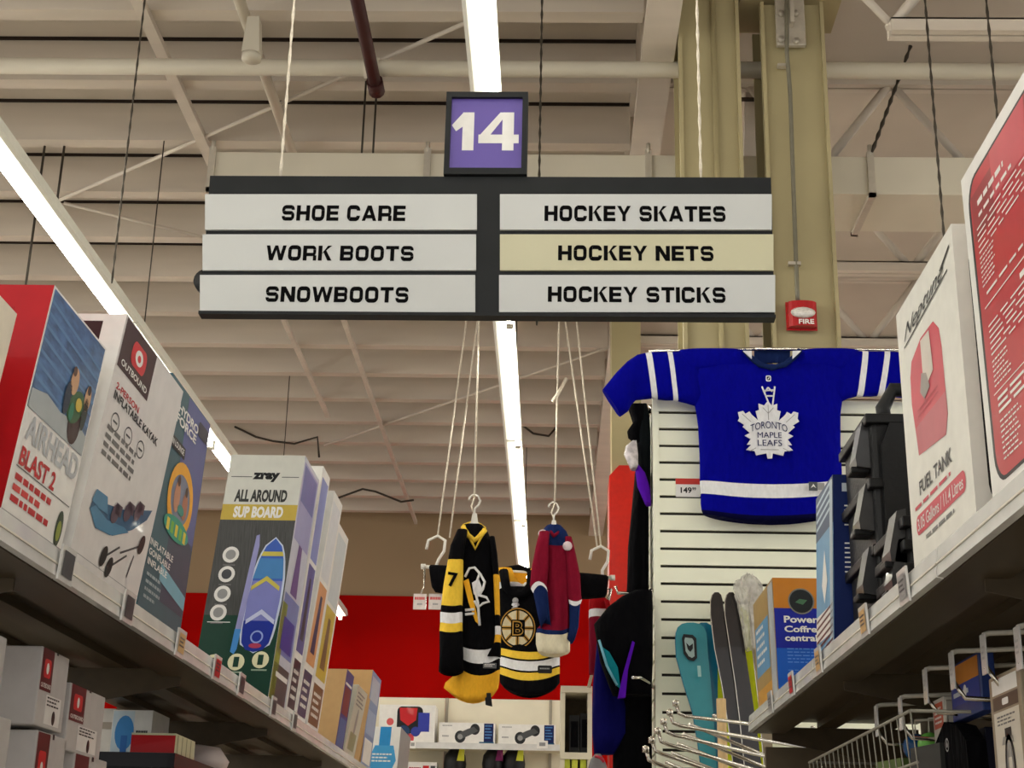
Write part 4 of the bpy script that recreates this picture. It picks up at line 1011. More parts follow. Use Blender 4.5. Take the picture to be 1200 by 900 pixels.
def hook(P, s, m, lean=0):
    """a hanger hook: open loop on a stem, P at the stem's foot"""
    pts = [P, P+V((lean, 0, s*.45))]
    for i in range(9):
        a = math.radians(-30+i*30); pts.append(P+V((lean+s*.18*math.cos(a)*1.0-.0, 0, s*.72+s*.2*math.sin(a))))
    return pts


def cord(px0, py0, px1, py1, Y, label, name='hanging_cord'):
    """white cord from a hook up to the roof, in the plane y=Y"""
    p = at(px0, py0, Y=Y); q = at(px1, py1, Y=Y); d = q-p; k = (HC-PD-.012-p.z)/d.z; e = p+d*k
    MB().tube([p, e], .0058, ROPE, 6).build(name, origin=p, label=label, cat='cord', group='white hanging cords')
    return p


def hanger(P, wd, drop_, m, label, hooklen, group=None):
    t = thing('clothes_hanger', P, label, 'hanger', group)
    MB().prism([P+V((-.02, -.008, .0)), P+V((-wd, -.008, -drop_)), P+V((-wd, -.008, -drop_-.02)), P+V((0, -.008, -.045)), P+V((wd, -.008, -drop_-.02)), P+V((wd, -.008, -drop_)), P+V((.02, -.008, 0)), P+V((.012, -.008, .05)), P+V((-.012, -.008, .05))], (0, .016, 0), m).build('shoulder_bar', t, bevel=.003)
    s = hooklen; MB().tube([P+V((0, 0, .04)), P+V((0, 0, s*.5)), P+V((.02, 0, s*.62)), P+V((.03, 0, s*.78)), P+V((.015, 0, s*.95)), P+V((-.012, 0, s)), P+V((-.03, 0, s*.9)), P+V((-.034, 0, s*.8))], .006, m, 8).build('hook', t)
    return t


HW = mat('hanger_white', (226, 222, 214), .4)
# black and gold jersey with the 7 on its sleeve
PY = 8.2
hanger(at(556, 612, Y=PY), .07, .05, HW, 'white plastic hanger holding the black and gold jersey with the sleeve number 7', .16)
p = cord(556, 583, 561, 380, PY, 'white cord holding the hanger of the black and gold jersey')
MB().tube([p+V((-.0, 0, 0)), p+V((-.016, 0, -.05)), p+V((0, 0, -.1)), p+V((.016, 0, -.05)), p], .005, ROPE, 6).build('cord_loop', origin=p, label='small cord loop above the black and gold jersey hanger', cat='cord')
t = thing('hockey_jersey', at(552, 812, Y=PY), 'black and gold hockey jersey with a yellow sleeve stripe numbered 7', 'jersey')
mb = MB()
rows_loft(mb, [(617, 543, 566, FBK), (624, 538, 572, FBK), (636, 533, 577, FBK), (660, 532, 581, FBK), (690, 531, 584, FBK), (730, 532, 585, FBK), (757, 537, 586, FW), (772, 539, 586, FBK), (785, 540, 586, FGD), (800, 522, 585, FGD), (806, 520, 584, FGD), (812, 528, 580, FGD)], PY, .09, -.05, .05, .12)
mb.build('body', t)
mb = MB()
rows_loft(mb, [(622, 536, 548, FBK), (640, 528, 545, FBK), (657, 525, 543, FYL), (685, 520, 543, FYL), (710, 517, 542, FBK), (718, 516, 542, FW), (730, 516, 542, FYL), (740, 515, 542, FBK), (765, 515, 543, FBK), (787, 514, 543, FBK)], PY-.1, .06, -.05, .02, .06); slv = mb.build('sleeve', t)
mb = MB(); q0, q1 = at(524.5, 687, Y=PY-.185), at(537, 670, Y=PY-.185); f = Face(q0, (q1.x-q0.x, 0, 0), (0, 0, q1.z-q0.z)); f.text(mb, '7', .0, .0, 1, 1, FBK, 1, .03, -.1); mb.build('sleeve_number', slv)
mb = MB()
rows_loft(mb, [(630, 574, 580, FBK), (650, 575, 583, FBK), (675, 578, 585, FGD), (722, 580, 586, FBK), (735, 580, 587, FW), (745, 580, 587, FGD), (754, 579, 587, FBK), (770, 570, 587, FBK)], PY-.08, .05, 0, .0, .05); mb.build('sleeve', t)
mb = MB().tube([at(543, 617, Y=PY-.06), at(548, 627, Y=PY-.08), at(556, 633, Y=PY-.09), at(563, 628, Y=PY-.08), at(568, 621, Y=PY-.06)], .016, FYL, 8).tube([at(546, 622, Y=PY-.07), at(557, 643, Y=PY-.1), at(567, 623, Y=PY-.07)], .01, FYL, 8); mb.build('collar', t)
MB().tube([at(543, 617, Y=PY+.03), at(556, 612, Y=PY+.05), at(568, 620, Y=PY+.03)], .014, FYL, 8).build('collar_back', t)
mb = MB(); YC = PY-.13
cp = lambda L: [at(x, y, Y=YC) for x, y in L]
mb.prism(cp([(543, 681), (549, 678), (555, 703), (562, 733), (557, 728), (549, 706)]), (0, .006, 0), FGD)
mb.prism(cp([(553, 683), (561, 678), (566, 692), (560, 700), (555, 696)]), (0, .005, 0), FW)
for L in ([(545, 676), (550, 666), (556, 665), (563, 673), (568, 682), (566, 690), (562, 697)], [(560, 697), (570, 700), (573, 705), (566, 707), (560, 712), (556, 704)], [(545, 715), (556, 714)], [(545, 720), (556, 719)], [(562, 672), (556, 690), (560, 706), (562, 733)]):
    mb.tube([at(x, y, Y=YC-.002) for x, y in L], .007, FW, 6)
mb.build('crest', t)
q0, q1 = at(566, 783, Y=PY-.16), at(582, 777, Y=PY-.16); f = Face(q0, (q1.x-q0.x, 0, 0), (0, 0, q1.z-q0.z)); mb = MB(); f.rect(mb, 0, 0, 1, 1, pm((90, 92, 96)), 1); f.lines(mb, .1, .2, .9, .8, 2, WHITE, 2); mb.build('maker_badge', t)

# maroon and blue jersey
AY = 9.25
hanger(at(649, 619, Y=AY), .06, .05, HW, 'white plastic hanger holding the maroon and blue jersey', .17)
p = cord(650, 590, 655, 380, AY, 'white cord holding the hanger of the maroon and blue jersey')
MB().tube([p, p+V((-.02, 0, -.06)), p+V((0, 0, -.12)), p+V((.02, 0, -.06)), p], .005, ROPE, 6).build('cord_loop', origin=p, label='small cord loop above the maroon and blue jersey hanger', cat='cord')
q = [at(647, 470, Y=AY), at(664, 443, Y=AY)]; MB().tube([at(647, 470, Y=AY), at(653, 463, Y=AY), at(664, 443, Y=AY)], .012, ROPE, 8).build('cord_tie', origin=q[0], label='loose slanted cord end tied halfway up the maroon jersey cord', cat='cord')
t = thing('hockey_jersey', at(648, 764, Y=AY), 'maroon hockey jersey with navy yoke and cream hem', 'jersey')
mb = MB()
rows_loft(mb, [(618, 640, 658, FNV), (624, 634, 664, FNV), (634, 630, 668, FNV), (642, 633, 667, FMR), (665, 636, 668, FMR), (700, 640, 668, FMR), (725, 641, 668, FMR), (737, 629, 668, FNV), (742, 628, 668, FCR), (755, 628, 668, FCR), (763, 630, 668, FCR)], AY, .10, -.05, .03, .16)
mb.build('body', t)
mb = MB()
rows_loft(mb, [(624, 632, 644, FMR), (640, 628, 643, FMR), (665, 623, 643, FMR), (685, 621, 641, FMR), (690, 622, 641, FW), (695, 625, 642, FNV), (720, 630, 644, FNV), (737, 634, 646, FNV)], AY-.12, .06, 0, -.06, .08); mb.build('sleeve', t)
mb = MB()
rows_loft(mb, [(630, 662, 670, FMR), (650, 663, 675, FMR), (675, 664, 680, FMR), (698, 665, 681, FMR), (703, 666, 682, FW), (708, 667, 680, FNV), (735, 667, 678, FNV), (748, 664, 674, FCR)], AY-.08, .05, 0, .03, .08); mb.build('sleeve', t)
MB().tube([at(641, 619, Y=AY-.06), at(649, 628, Y=AY-.1), at(657, 622, Y=AY-.06)], .014, FMR, 8).tube([at(641, 619, Y=AY+.02), at(650, 614, Y=AY+.04), at(657, 621, Y=AY+.02)], .014, FNV, 8).build('collar', t)
mb = MB()
for px, py in ((636, 626), (665, 640)): mb.lathe(at(px, py, Y=AY-.13), [(.0, 0), (.03, .0), (.03, .006), (0, .006)], fabric((206, 190, 196)), 12, V((0, -1, 0)))
mb.build('shoulder_patch', t)

# black jersey with the spoked B, spread along a bar
BY = 9.55
t = thing('display_bar', at(610, 676, Y=BY+.02), 'long thin bar holding the black jersey with spoked B crest', 'bar')
MB().tube([at(496, 664, Y=BY+.02), at(718, 677, Y=BY+.02)], .012, HW, 10).build('rod', t)
for px, py in ((496, 664), (718, 677)): MB().tube([at(px, py, Y=BY+.02)-V((.015, 0, 0)), at(px, py, Y=BY+.02)+V((.015, 0, 0))], .018, HW, 10).build('end_cap', t)
for px, py, tpx, tpy, bx, by, l in ((513, 628, 546, 380, 510, 666, 'left'), (704, 640, 676, 380, 706, 677, 'right')):
    p = at(px, py, Y=BY); cord(px, py, tpx, tpy, BY, 'white cord on the outer %s of the black jersey bar' % l); b = at(bx, by, Y=BY)
    cord(px+(14 if l == 'left' else -4), py+2, tpx+(13 if l == 'left' else -13), tpy, BY, 'second white cord beside the %s hook of the black jersey bar' % l)
    MB().tube([p+V((-.07, 0, -.09)), p+V((-.06, 0, -.03)), p, p+V((.05, 0, -.03)), p+V((.045, 0, -.1)), p+V((.01, 0, -.16)), b], .010, HW, 8).build('bar_hook', origin=b, label='white hook at the %s end of the black jersey bar' % l, cat='hook', group='white bar hooks')
t = thing('hockey_jersey', at(618, 808, Y=BY), 'black and gold hockey jersey with a round spoked B crest', 'jersey')
mb = MB()
rows_loft(mb, [(690, 583, 640, FBK), (700, 582, 642, FBK), (720, 583, 646, FBK), (745, 584, 650, FBK), (760, 585, 655, FYL), (768, 585, 655, FBK), (770, 585, 656, FW), (780, 585, 656, FBK), (782, 585, 656, FYL), (790, 585, 656, FBK), (800, 586, 656, FBK), (805, 590, 652, FBK)], BY, .10, -.25, .06, .07)
for q in ([(667, 582, 600), (676, 582, 604), (684, 582, 610), (692, 583, 616)], [(667, 622, 640), (676, 618, 641), (684, 614, 641), (692, 612, 641)]): rows_loft(mb, [r+(FGD if r[0] < 684 else FW,) for r in q], BY, .07, -.02, 0, .02)
mb.build('body', t)
MB().tube([at(590, 669, Y=BY-.07), at(593, 688, Y=BY-.11), at(603, 698, Y=BY-.13), at(613, 697, Y=BY-.13), at(622, 686, Y=BY-.11), at(623, 671, Y=BY-.07)], .03, FBK, 8).tube([at(590, 669, Y=BY+.02), at(607, 666, Y=BY+.05), at(623, 671, Y=BY+.02)], .025, FBK, 8).build('collar', t)
MB().prism([at(594, 670, Y=BY+.01), at(618, 670, Y=BY+.01), at(615, 689, Y=BY+.01), at(596, 689, Y=BY+.01)], (0, .01, 0), FGD).prism([at(596, 684, Y=BY), at(616, 684, Y=BY), at(615, 690, Y=BY), at(597, 690, Y=BY)], (0, .008, 0), FW).build('neck_lining', t)
for q in ([(584, 667, 584, 700), (560, 665, 560, 698), (530, 663, 530, 697), (505, 662, 510, 694), (503, 664, 506, 688)], [(640, 668, 640, 700), (665, 670, 665, 702), (690, 672, 688, 702), (710, 674, 709, 700), (713, 676, 711, 696)]):
    mb = MB(); cols_loft(mb, [r+(FBK,) for r in q], BY, .05); mb.build('sleeve', t)
CF = BY-.235; c0 = at(606.5, 736, Y=CF); rw = (at(628, 736, Y=CF).x-at(585, 736, Y=CF).x)/2; rh = (at(606, 712, Y=CF).z-at(606, 761, Y=CF).z)/2
f = Face(c0-V((.5, 0, .5)), (1, 0, 0), (0, 0, 1)); mb = MB(); FT = fabric((196, 150, 70)); q = rw
f.disc(mb, .5, .5, rw, FBK, 1, rh, 36); f.ring(mb, .5, .5, rw*.97, rw*.06, FT, 2, rh*.97, 36); f.disc(mb, .5, .5, rw*.84, fabric((222, 210, 176)), 2, rh*.84, 36)
for i in range(8):
    a = math.radians(i*45); ca, sa = math.cos(a), math.sin(a); wd = .09
    f.poly(mb, [(.5+rw*(.2*ca-wd*sa), .5+rh*(.2*sa+wd*ca)), (.5+rw*(.84*ca-wd*sa), .5+rh*(.84*sa+wd*ca)), (.5+rw*(.84*ca+wd*sa), .5+rh*(.84*sa-wd*ca)), (.5+rw*(.2*ca+wd*sa), .5+rh*(.2*sa-wd*ca))], FT, 3)
    f.poly(mb, [(.5+rw*(.2*ca-.03*sa), .5+rh*(.2*sa+.03*ca)), (.5+rw*(.84*ca-.03*sa), .5+rh*(.84*sa+.03*ca)), (.5+rw*(.84*ca+.03*sa), .5+rh*(.84*sa-.03*ca)), (.5+rw*(.2*ca+.03*sa), .5+rh*(.2*sa-.03*ca))], FBK, 4)
f.rrect(mb, .5-rw*.36, .5-rh*.42, .5+rw*.40, .5+rh*.40, FBK, 5, rw*.1)
f.text(mb, 'B', .5-rw*.28, .5-rh*.36, .5+rw*.32, .5+rh*.34, FT, 6, .05); f.text(mb, 'B', .5-rw*.22, .5-rh*.30, .5+rw*.27, .5+rh*.28, FBK, 7, .01)
mb.build('round_crest', t)
mb = MB()
q = at(604, 704, Y=BY-.15); mb.lathe(q, [(0, 0), (.02, 0), (.02, .006), (0, .006)], fabric((170, 170, 172)), 10, V((0, -1, 0)))
for a in (((600, 708), (608, 714)), ((608, 708), (600, 714)), ((600, 708), (608, 708))): mb.tube([at(x, y, Y=BY-.16) for x, y in a], .007, FW, 6)
mb.build('neck_laces', t)
q0, q1 = at(630, 789, Y=BY-.36), at(647, 780, Y=BY-.36); f = Face(q0, (q1.x-q0.x, 0, 0), (0, 0, q1.z-q0.z)); mb = MB(); f.rrect(mb, 0, 0, 1, 1, BLACK, 1, .01); f.lines(mb, .15, .3, .85, .7, 1, GREY, 2); mb.build('maker_badge', t)
p0 = at(569, 812, Y=BY-.3)
MB().prism([at(568, 812, Y=8.1), at(575, 812, Y=8.1), at(577, 828, Y=8.1), at(569, 826, Y=8.1)], (0, .01, 0), BLACK).tube([at(571, 800, Y=8.11), at(571, 814, Y=8.105)], .003, FBK, 5).build('swing_tag', origin=p0, label='small black swing tag hanging under the black and gold jersey', cat='tag')
q0, q1 = at(484, 714, Y=BY+.02), at(518, 694, Y=BY+.02)
t = thing('price_sign', (q0.x, BY+.02, q0.z), 'clear hanging price sign left of the black and gold jersey', 'price tag')
CLR = mat('clear_card', (226, 214, 210), .15, noise=.1, coat=.5)
for a, b_ in ((484, 500), (502, 519)):
    x0, x1 = at(a, 714, Y=BY+.02), at(b_, 696, Y=BY+.02); mb = MB().box((x0.x, BY+.02, x0.z), (x1.x, BY+.025, x1.z), CLR); f = Face((x0.x, BY+.02, x0.z), (x1.x-x0.x, 0, 0), (0, 0, x1.z-x0.z)); f.lines(mb, .1, .5, .9, .8, 1, pm((214, 80, 80)), 1, .6); f.lines(mb, .3, .2, .7, .4, 1, GREY, 1, .6); mb.build('price_card', t)
MB().tube([at(493, 696, Y=BY+.03), at(497, 688, Y=BY+.03), at(498, 664, Y=BY+.03)], .006, CHROME, 6).build('wire_hanger', t)

# ------------------------------------------------------------------ far column, back shelves
x0, x1 = at(717, 560, Y=10.4).x, at(752, 560, Y=10.4).x; zt = at(732, 547, Y=10.4).z
MB().box((x0, 10.4, 0), (x1, 10.7, HC), OLIVE).build('column', kind='structure')
REDG = mat('column_red', (196, 30, 18), .3, coat=.3)
MB().prism([(x0-.02, 10.36, 0), (x1+.02, 10.36, 0), (x1+.02, 10.36, zt), (x0+.05, 10.36, zt), (x0-.02, 10.36, zt-.08)], (0, .36, 0), REDG).build('column_guard', origin=((x0+x1)/2, 10.4, 0), label='red painted sleeve around the lower half of the far beige column', cat='column guard')
GY = 13.0
gz = at(560, 819, Y=GY).z; sz = at(560, 872, Y=GY-.4).z; gxa, gxb = at(330, 830, Y=GY).x, at(662, 830, Y=GY).x
bshelf = t = thing('back_shelving', ((gxa+gxb)/2, GY, 0), 'cream back shelving unit under the red wall at the end of the aisle', 'shelving')
for a, b_ in ((330, 432), (433, 522), (523, 645), (646, 662)): MB().box((at(a, 830, Y=GY).x+.004, GY, 0), (at(b_, 830, Y=GY).x-.004, GY+.04, gz), PANELW).build('back_panel', t)
MB().box((gxa, GY-.42, sz-.03), (gxb, GY, sz), PANELW).build('shelf_board', t)
MB().box((gxa, GY-.43, sz-.045), (gxb, GY-.42, sz+.005), LIPM).build('price_channel', t)
MB().box((gxa, GY-.42, .1), (gxb, GY, .14), PANELW).build('base_board', t)
for px in (433, 523, 645): x = at(px, 850, Y=GY-.01).x; MB().box((x-.012, GY-.02, 0), (x+.012, GY, gz), mat('upright_grey', (150, 142, 128), .5)).build('upright', t)


def backbox(xa, xb, yt, name, label, cat, dep=.3, grp=None, yf=GY-.38, body=WHITE):
    a = at(xa, 868, Y=yf).x; b_ = at(xb, 868, Y=yf).x; z = at((xa+xb)/2, yt, Y=yf).z
    o = thing(name, ((a+b_)/2, yf, sz), label, cat, grp); MB().box((a, yf, sz), (b_, yf+dep, z), body).build('carton', o)
    return o, Face((a, yf, sz), (b_-a, 0, 0), (0, 0, z-sz))


for xa, xb, l in ((514, 580, 'left'), (584, 651, 'right')):
    o, f = backbox(xa, xb, 847 if l == 'left' else 849, 'hoverboard_box', 'white box with black balance board picture, %s of the two on the back shelf' % l, 'box', grp='balance board boxes')
    mb = MB(); f.disc(mb, .38, .34, .045, pm((40, 42, 44)), 2, .05); f.disc(mb, .64, .70, .04, pm((40, 42, 44)), 2, .045); f.poly(mb, [(.36, .2), (.46, .3), (.70, .62), (.62, .82), (.5, .7), (.33, .48)], pm((80, 82, 84)), 3); f.disc(mb, .38, .34, .022, GREY, 4); f.rect(mb, .80, .12, .97, .98, NAVY, 2); f.lines(mb, .82, .2, .95, .9, 5, pm((80, 130, 190)), 3); f.rect(mb, .72, .02, .98, .12, pm((40, 90, 120)), 2)
    f.lines(mb, .06, .78, .24, .88, 1, GREY, 2); f.lines(mb, .06, .25, .18, .4, 1, GREY, 2); mb.build('printed_artwork', o)
o, f = backbox(443, 509, 826, 'toy_box', 'white toy box with red and blue pictures on the back shelf', 'box')
mb = MB(); f.rrect(mb, .32, .25, .78, .96, BLACK, 1, .04); f.poly(mb, [(.36, .92), (.68, .92), (.66, .6), (.52, .45), (.38, .6)], pm((196, 30, 36)), 2); f.rect(mb, .70, .3, .9, .8, pm((50, 60, 160)), 2); f.disc(mb, .45, .3, .05, pm((30, 60, 100)), 3); f.disc(mb, .66, .3, .04, pm((50, 60, 150)), 3); f.disc(mb, .20, .55, .03, pm((210, 90, 90)), 2); f.rect(mb, .05, .3, .3, .4, pm((60, 80, 160)), 2); f.disc(mb, .55, .12, .04, pm((206, 70, 80)), 3); mb.build('printed_artwork', o)
z2 = at(560, 905, Y=GY-.4).z
for px, w2, colr, l in ((533, 11, (200, 200, 60), 'leftmost of the three'), (578, 10, (120, 40, 90), 'middle of the three'), (602, 11, (210, 214, 70), 'rightmost of the three')):
    q = at(px, 900, Y=GY-.25); r = .085; yq = GY-.25; z0 = at(px, 878, Y=yq).z
    o = thing('helmet', (q.x, yq, z0-.2), 'black sports helmet with bright lining under the back shelf, '+l, 'helmet', 'helmets under the back shelf')
    MB().lathe((q.x, yq, z0-.16), [(.0, .17), (.05, .155), (.085, .11), (.095, .04), (.09, 0), (.08, -.05)], BLKPL, 18).build('shell', o)
    MB().prism([(q.x+.02, yq-.095, z0-.1), (q.x+.08, yq-.08, z0-.1), (q.x+.08, yq-.07, z0+.005), (q.x+.04, yq-.06, z0+.01)], (0, .02, 0), pm(colr)).build('bright_panel', o)
    MB().tube([(q.x, yq, z0-.0), (q.x, yq, sz-.03)], .006, CHROME, 6).build('hang_loop', o)
q0 = at(629, 877, Y=GY-.44); q1 = at(642, 868, Y=GY-.44)
MB().box((q0.x, GY-.436, q0.z), (q1.x, GY-.431, q1.z), WHITE).box((q0.x+.02, GY-.4372, q0.z+.02), (q1.x-.02, GY-.436, q1.z-.015), GREY).build('price_card', origin=(q0.x, GY-.43, q0.z), label='small white price card on the back shelf edge', cat='price tag')
q0 = at(480, 877, Y=GY-.44); q1 = at(487, 868, Y=GY-.44)
MB().box((q0.x, GY-.436, q0.z), (q1.x, GY-.431, q1.z), WHITE).box((q0.x+.008, GY-.4372, q0.z+.02), (q1.x-.008, GY-.436, q1.z-.015), GREY).build('price_card', origin=(q0.x, GY-.43, q0.z), label='tiny white price card under the red and blue toy box', cat='price tag')
zl = at(560, 935, Y=GY-.4).z
MB().box((gxa, GY-.42, zl-.03), (gxb, GY, zl), PANELW).build('shelf_board', bshelf)
a, b_, zt = at(476, 893, Y=GY-.3).x, at(512, 893, Y=GY-.3).x, at(494, 893, Y=GY-.3).z
o = thing('book_box', ((a+b_)/2, GY-.3, zl), 'white and red small box on the lower back shelf below the toy box', 'box')
MB().box((a, GY-.3, zl), (b_, GY-.1, zt), WHITE).build('carton', o)
f = Face((a, GY-.3, zl), (b_-a, 0, 0), (0, 0, zt-zl)); mb = MB(); f.rect(mb, .55, .3, .75, .9, RED, 1); f.lines(mb, .1, .6, .5, .85, 2, RED, 1); f.rect(mb, .8, .2, .95, .9, DGREY, 1); mb.build('printed_artwork', o)
# side shelving right of the hanging jerseys
KY = 10.0
x0, x1 = at(657, 820, Y=KY).x, at(694, 820, Y=KY).x; z1, z2 = at(676, 806, Y=KY).z, at(676, 884, Y=KY).z
t = thing('display_shelving', ((x0+x1)/2, KY, 0), 'narrow cream shelving with black goods right of the hanging jerseys', 'shelving')
for z in (z1, z2, z2-.45): MB().box((x0, KY, z-.03), (x1, KY+.4, z+.012), PANELW).build('shelf_board', t)
for x in (x0, x1-.03): MB().box((x, KY+.02, .1), (x+.03, KY+.4, z1-.03), PANELW).build('side_panel', t)
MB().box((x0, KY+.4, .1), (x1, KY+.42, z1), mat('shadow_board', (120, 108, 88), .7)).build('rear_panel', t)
for a, b_, yt, l in ((667, 679, 838, 'left'), (680, 692, 836, 'right')):
    p, q = at(a, 880, Y=KY+.06).x, at(b_, 880, Y=KY+.06).x; zt = at(a, yt, Y=KY+.06).z
    MB().box((p, KY+.06, z2+.012), (q, KY+.3, zt), BLKPL).box((p+.01, KY+.055, z2+.05), (q-.01, KY+.06, zt-.04), FBK).build('black_case', origin=((p+q)/2, KY+.06, z2+.012), label='%s black upright case on the narrow cream shelving' % l, cat='case', group='black upright cases')
for a, b_, col_, l in ((661, 668, (200, 210, 70), 'left'), (670, 677, (210, 214, 80), 'middle'), (680, 687, (196, 206, 70), 'right')):
    p, q = at(a, 895, Y=KY+.04), at(b_, 890, Y=KY+.04)
    MB().box((p.x, KY+.04, z2-.438), (q.x, KY+.2, q.z), pm(col_)).build('yellow_box', origin=(p.x, KY, z2-.438), label='%s yellow green packet on the lowest narrow shelf' % l, cat='packet', group='yellow green packets')
# red and black jackets hanging behind
for rows, l, m in (([(697, 696, 704), (704, 690, 712), (716, 690, 714), (725, 690, 716), (745, 690, 714), (790, 690, 712)], 'dark red sports jacket with white waist band hanging above the narrow shelving', 0), ):
    R = [r+(x,) for r, x in zip(rows, (fabric((150, 16, 24)),)*2+(FW,)*1+(FMR,)*3)]
    t = thing('sports_jacket', at(700, 790, Y=9.9), l, 'jacket'); mb = MB(); rows_loft(mb, R, 9.9, .1, 0, 0, .12); mb.build('body', t)
    mb = MB(); rows_loft(mb, [(704, 708, 714, fabric((150, 16, 24))), (725, 712, 718, FW), (745, 710, 718, FBK), (785, 706, 716, FBK)], 9.82, .05, 0, 0, .1); mb.build('sleeve', t)
    MB().tube([at(700, 697, Y=9.9), at(702, 690, Y=9.9), at(706, 683, Y=9.9), at(712, 690, Y=9.9)], .008, HW, 6).build('hanger_hook', t)
p = at(716, 690, Y=9.95); MB().tube([at(700, 690, Y=9.95), p, at(690, 806, Y=9.95)], .012, CHROME, 8).build('garment_rail', origin=p, label='thin chrome garment rail holding the dark red jacket', cat='rail')

# ------------------------------------------------------------------ wetsuits and vests on the slatwall's left flank
PUR = fabric((86, 20, 170)); NEO = fabric((7, 7, 10)); NEOG = fabric((18, 22, 25)); TEALF = fabric((20, 120, 132)); NVF = fabric((12, 12, 80))
def hangarm(px, py, Y, label):
    p = at(px, py, Y=Y); MB().tube([(sx0+.004, Y, p.z), (p.x, Y, p.z), (p.x-.01, Y, p.z+.03)], .007, CHROME, 8).tube([(sx0+.003, Y, p.z-.02), (sx0+.003, Y, p.z+.02)], .012, CHROME, 8).build('display_hook', origin=(sx0, Y, p.z), label=label, cat='hook')
    return p
G1 = 6.25
hangarm(752, 480, G1, 'chrome hook on the slatwall flank holding the black wetsuit')
t = thing('wetsuit', at(752, 715, Y=G1), 'black wetsuit with a violet hip panel on the left flank of the slatwall', 'wetsuit')
mb = MB(); rows_loft(mb, [(478, 751, 758, NEOG), (490, 748, 761, NEOG), (510, 746, 762, NEOG), (535, 745, 762, NEOG), (555, 748, 762, NEOG), (575, 752, 762, PUR), (590, 756, 762, PUR)], G1, .08, 0, 0, .08); mb.build('torso', t)
mb = MB(); rows_loft(mb, [(545, 744, 748, PUR), (555, 745, 756, PUR), (570, 747, 761, PUR), (588, 755, 763, PUR), (592, 757, 763, PUR)], G1-.08, .03, 0, 0, .04); mb.build('violet_panel', t, label='violet hip panel')
mb = MB(); rows_loft(mb, [(555, 744, 760, NEO), (600, 740, 760, NEO), (640, 736, 760, NEO), (680, 735, 760, NEO), (720, 733, 760, NEO)], G1+.1, .09, 0, 0, .1); mb.build('legs', t)
mb = MB(); rows_loft(mb, [(476, 735, 758, NEO), (484, 738, 757, NEO), (496, 742, 756, NEO), (506, 735, 755, NEO), (512, 736, 754, NEO), (522, 748, 754, NEO)], G1-.03, .05, 0, 0, .08); mb.build('sleeve', t)
q0 = at(739, 548, Y=G1-.1)
t = thing('swing_tag', q0, 'crumpled pale tag and plastic bag hanging beside the black wetsuit', 'tag')
mb = MB(); mb.grid([section(at(a, y, Y=G1-.1), at(b_, y, Y=G1-.1), .03, 14, 0, .25, i) for i, (y, a, b_) in enumerate(((518, 740, 746), (524, 733, 747), (533, 731, 748), (545, 737, 748), (550, 739, 746)))], mat('clear_bag', (206, 198, 200), .12, noise=.3, scale=40, coat=.6)); mb.build('plastic_bag', t)
G2 = 6.05
x_arm = hangarm(724, 695, 6.3, 'chrome hook on the slatwall flank holding the big black life vest')
t = thing('life_vest', at(740, 840, Y=G2), 'big black life vest with violet and teal panels beside the slatwall', 'life vest')
mb = MB(); rows_loft(mb, [(694, 742, 764, NEO), (700, 728, 764, NEO), (712, 712, 765, NEO), (732, 696, 765, NEO), (745, 698, 765, NEO), (775, 703, 765, NEO), (800, 712, 764, NEO), (815, 718, 764, NEO)], G2, .07, 0, 0, .05); mb.build('body', t)
MB().prism([at(741, 751, Y=G2-.09), at(744, 753, Y=G2-.09), at(736, 785, Y=G2-.09), at(733, 817, Y=G2-.09), at(724, 818, Y=G2-.09), at(730, 790, Y=G2-.09)], (0, .03, 0), PUR).build('violet_panel', t, label='violet side panel', bevel=.006)
MB().prism([at(703, 756, Y=G2-.085), at(714, 764, Y=G2-.085), at(724, 782, Y=G2-.085), at(727, 806, Y=G2-.085), at(722, 802, Y=G2-.085), at(712, 784, Y=G2-.085)], (0, .03, 0), TEALF).build('teal_panel', t, label='teal chest panel', bevel=.006)
MB().tube([at(702, 750, Y=G2-.09), at(711, 780, Y=G2-.09), at(723, 803, Y=G2-.09)], .005, mat('piping_sky', (110, 170, 190), .6), 6).build('piping', t)
G3 = 6.52
t = thing('snow_pants', at(725, 905, Y=G3), 'navy blue sports trousers hanging below the big black life vest', 'trousers')
mb = MB(); rows_loft(mb, [(745, 700, 712, NVF), (770, 698, 716, NVF), (800, 695, 726, NVF), (830, 694, 735, NVF), (860, 694, 736, NVF), (884, 696, 720, NVF)], G3-.3, .06, 0, 0, .1); mb.build('leg', t)
mb = MB(); rows_loft(mb, [(800, 722, 764, NEO), (840, 720, 764, NEO), (890, 718, 764, NEO), (930, 718, 764, NEO)], G3-.28, .06, 0, 0, .1); mb.build('leg', t)
q = at(700, 886, Y=6.05); t = thing('sports_shoe', at(702, 905, Y=6.05), 'grey and red shoe toe showing below the navy trousers', 'shoe')
mb = MB(); mb.grid([section(at(a, y, Y=6.05), at(b_, y, Y=6.05), .03, 14, 0, 0, 0) for y, a, b_ in ((884, 697, 704), (890, 692, 708), (900, 689, 712), (910, 688, 714))], pm((130, 128, 130))); mb.build('upper', t)
mb = MB(); mb.tube([at(697, 886, Y=6.0), at(704, 888, Y=6.0), at(708, 893, Y=6.0)], .006, pm((170, 40, 60)), 6); mb.build('collar_lining', t)
MB().tube([at(741, 794, Y=5.9), at(750, 794, Y=5.92), at(760, 800, Y=6.0), (sx0+.002, 6.2, at(764, 801, Y=6.05).z)], .006, CHROME, 8).build('display_hook', origin=(sx0, 6.2, 2), label='chrome hook end poking out beside the violet vest panel', cat='hook')

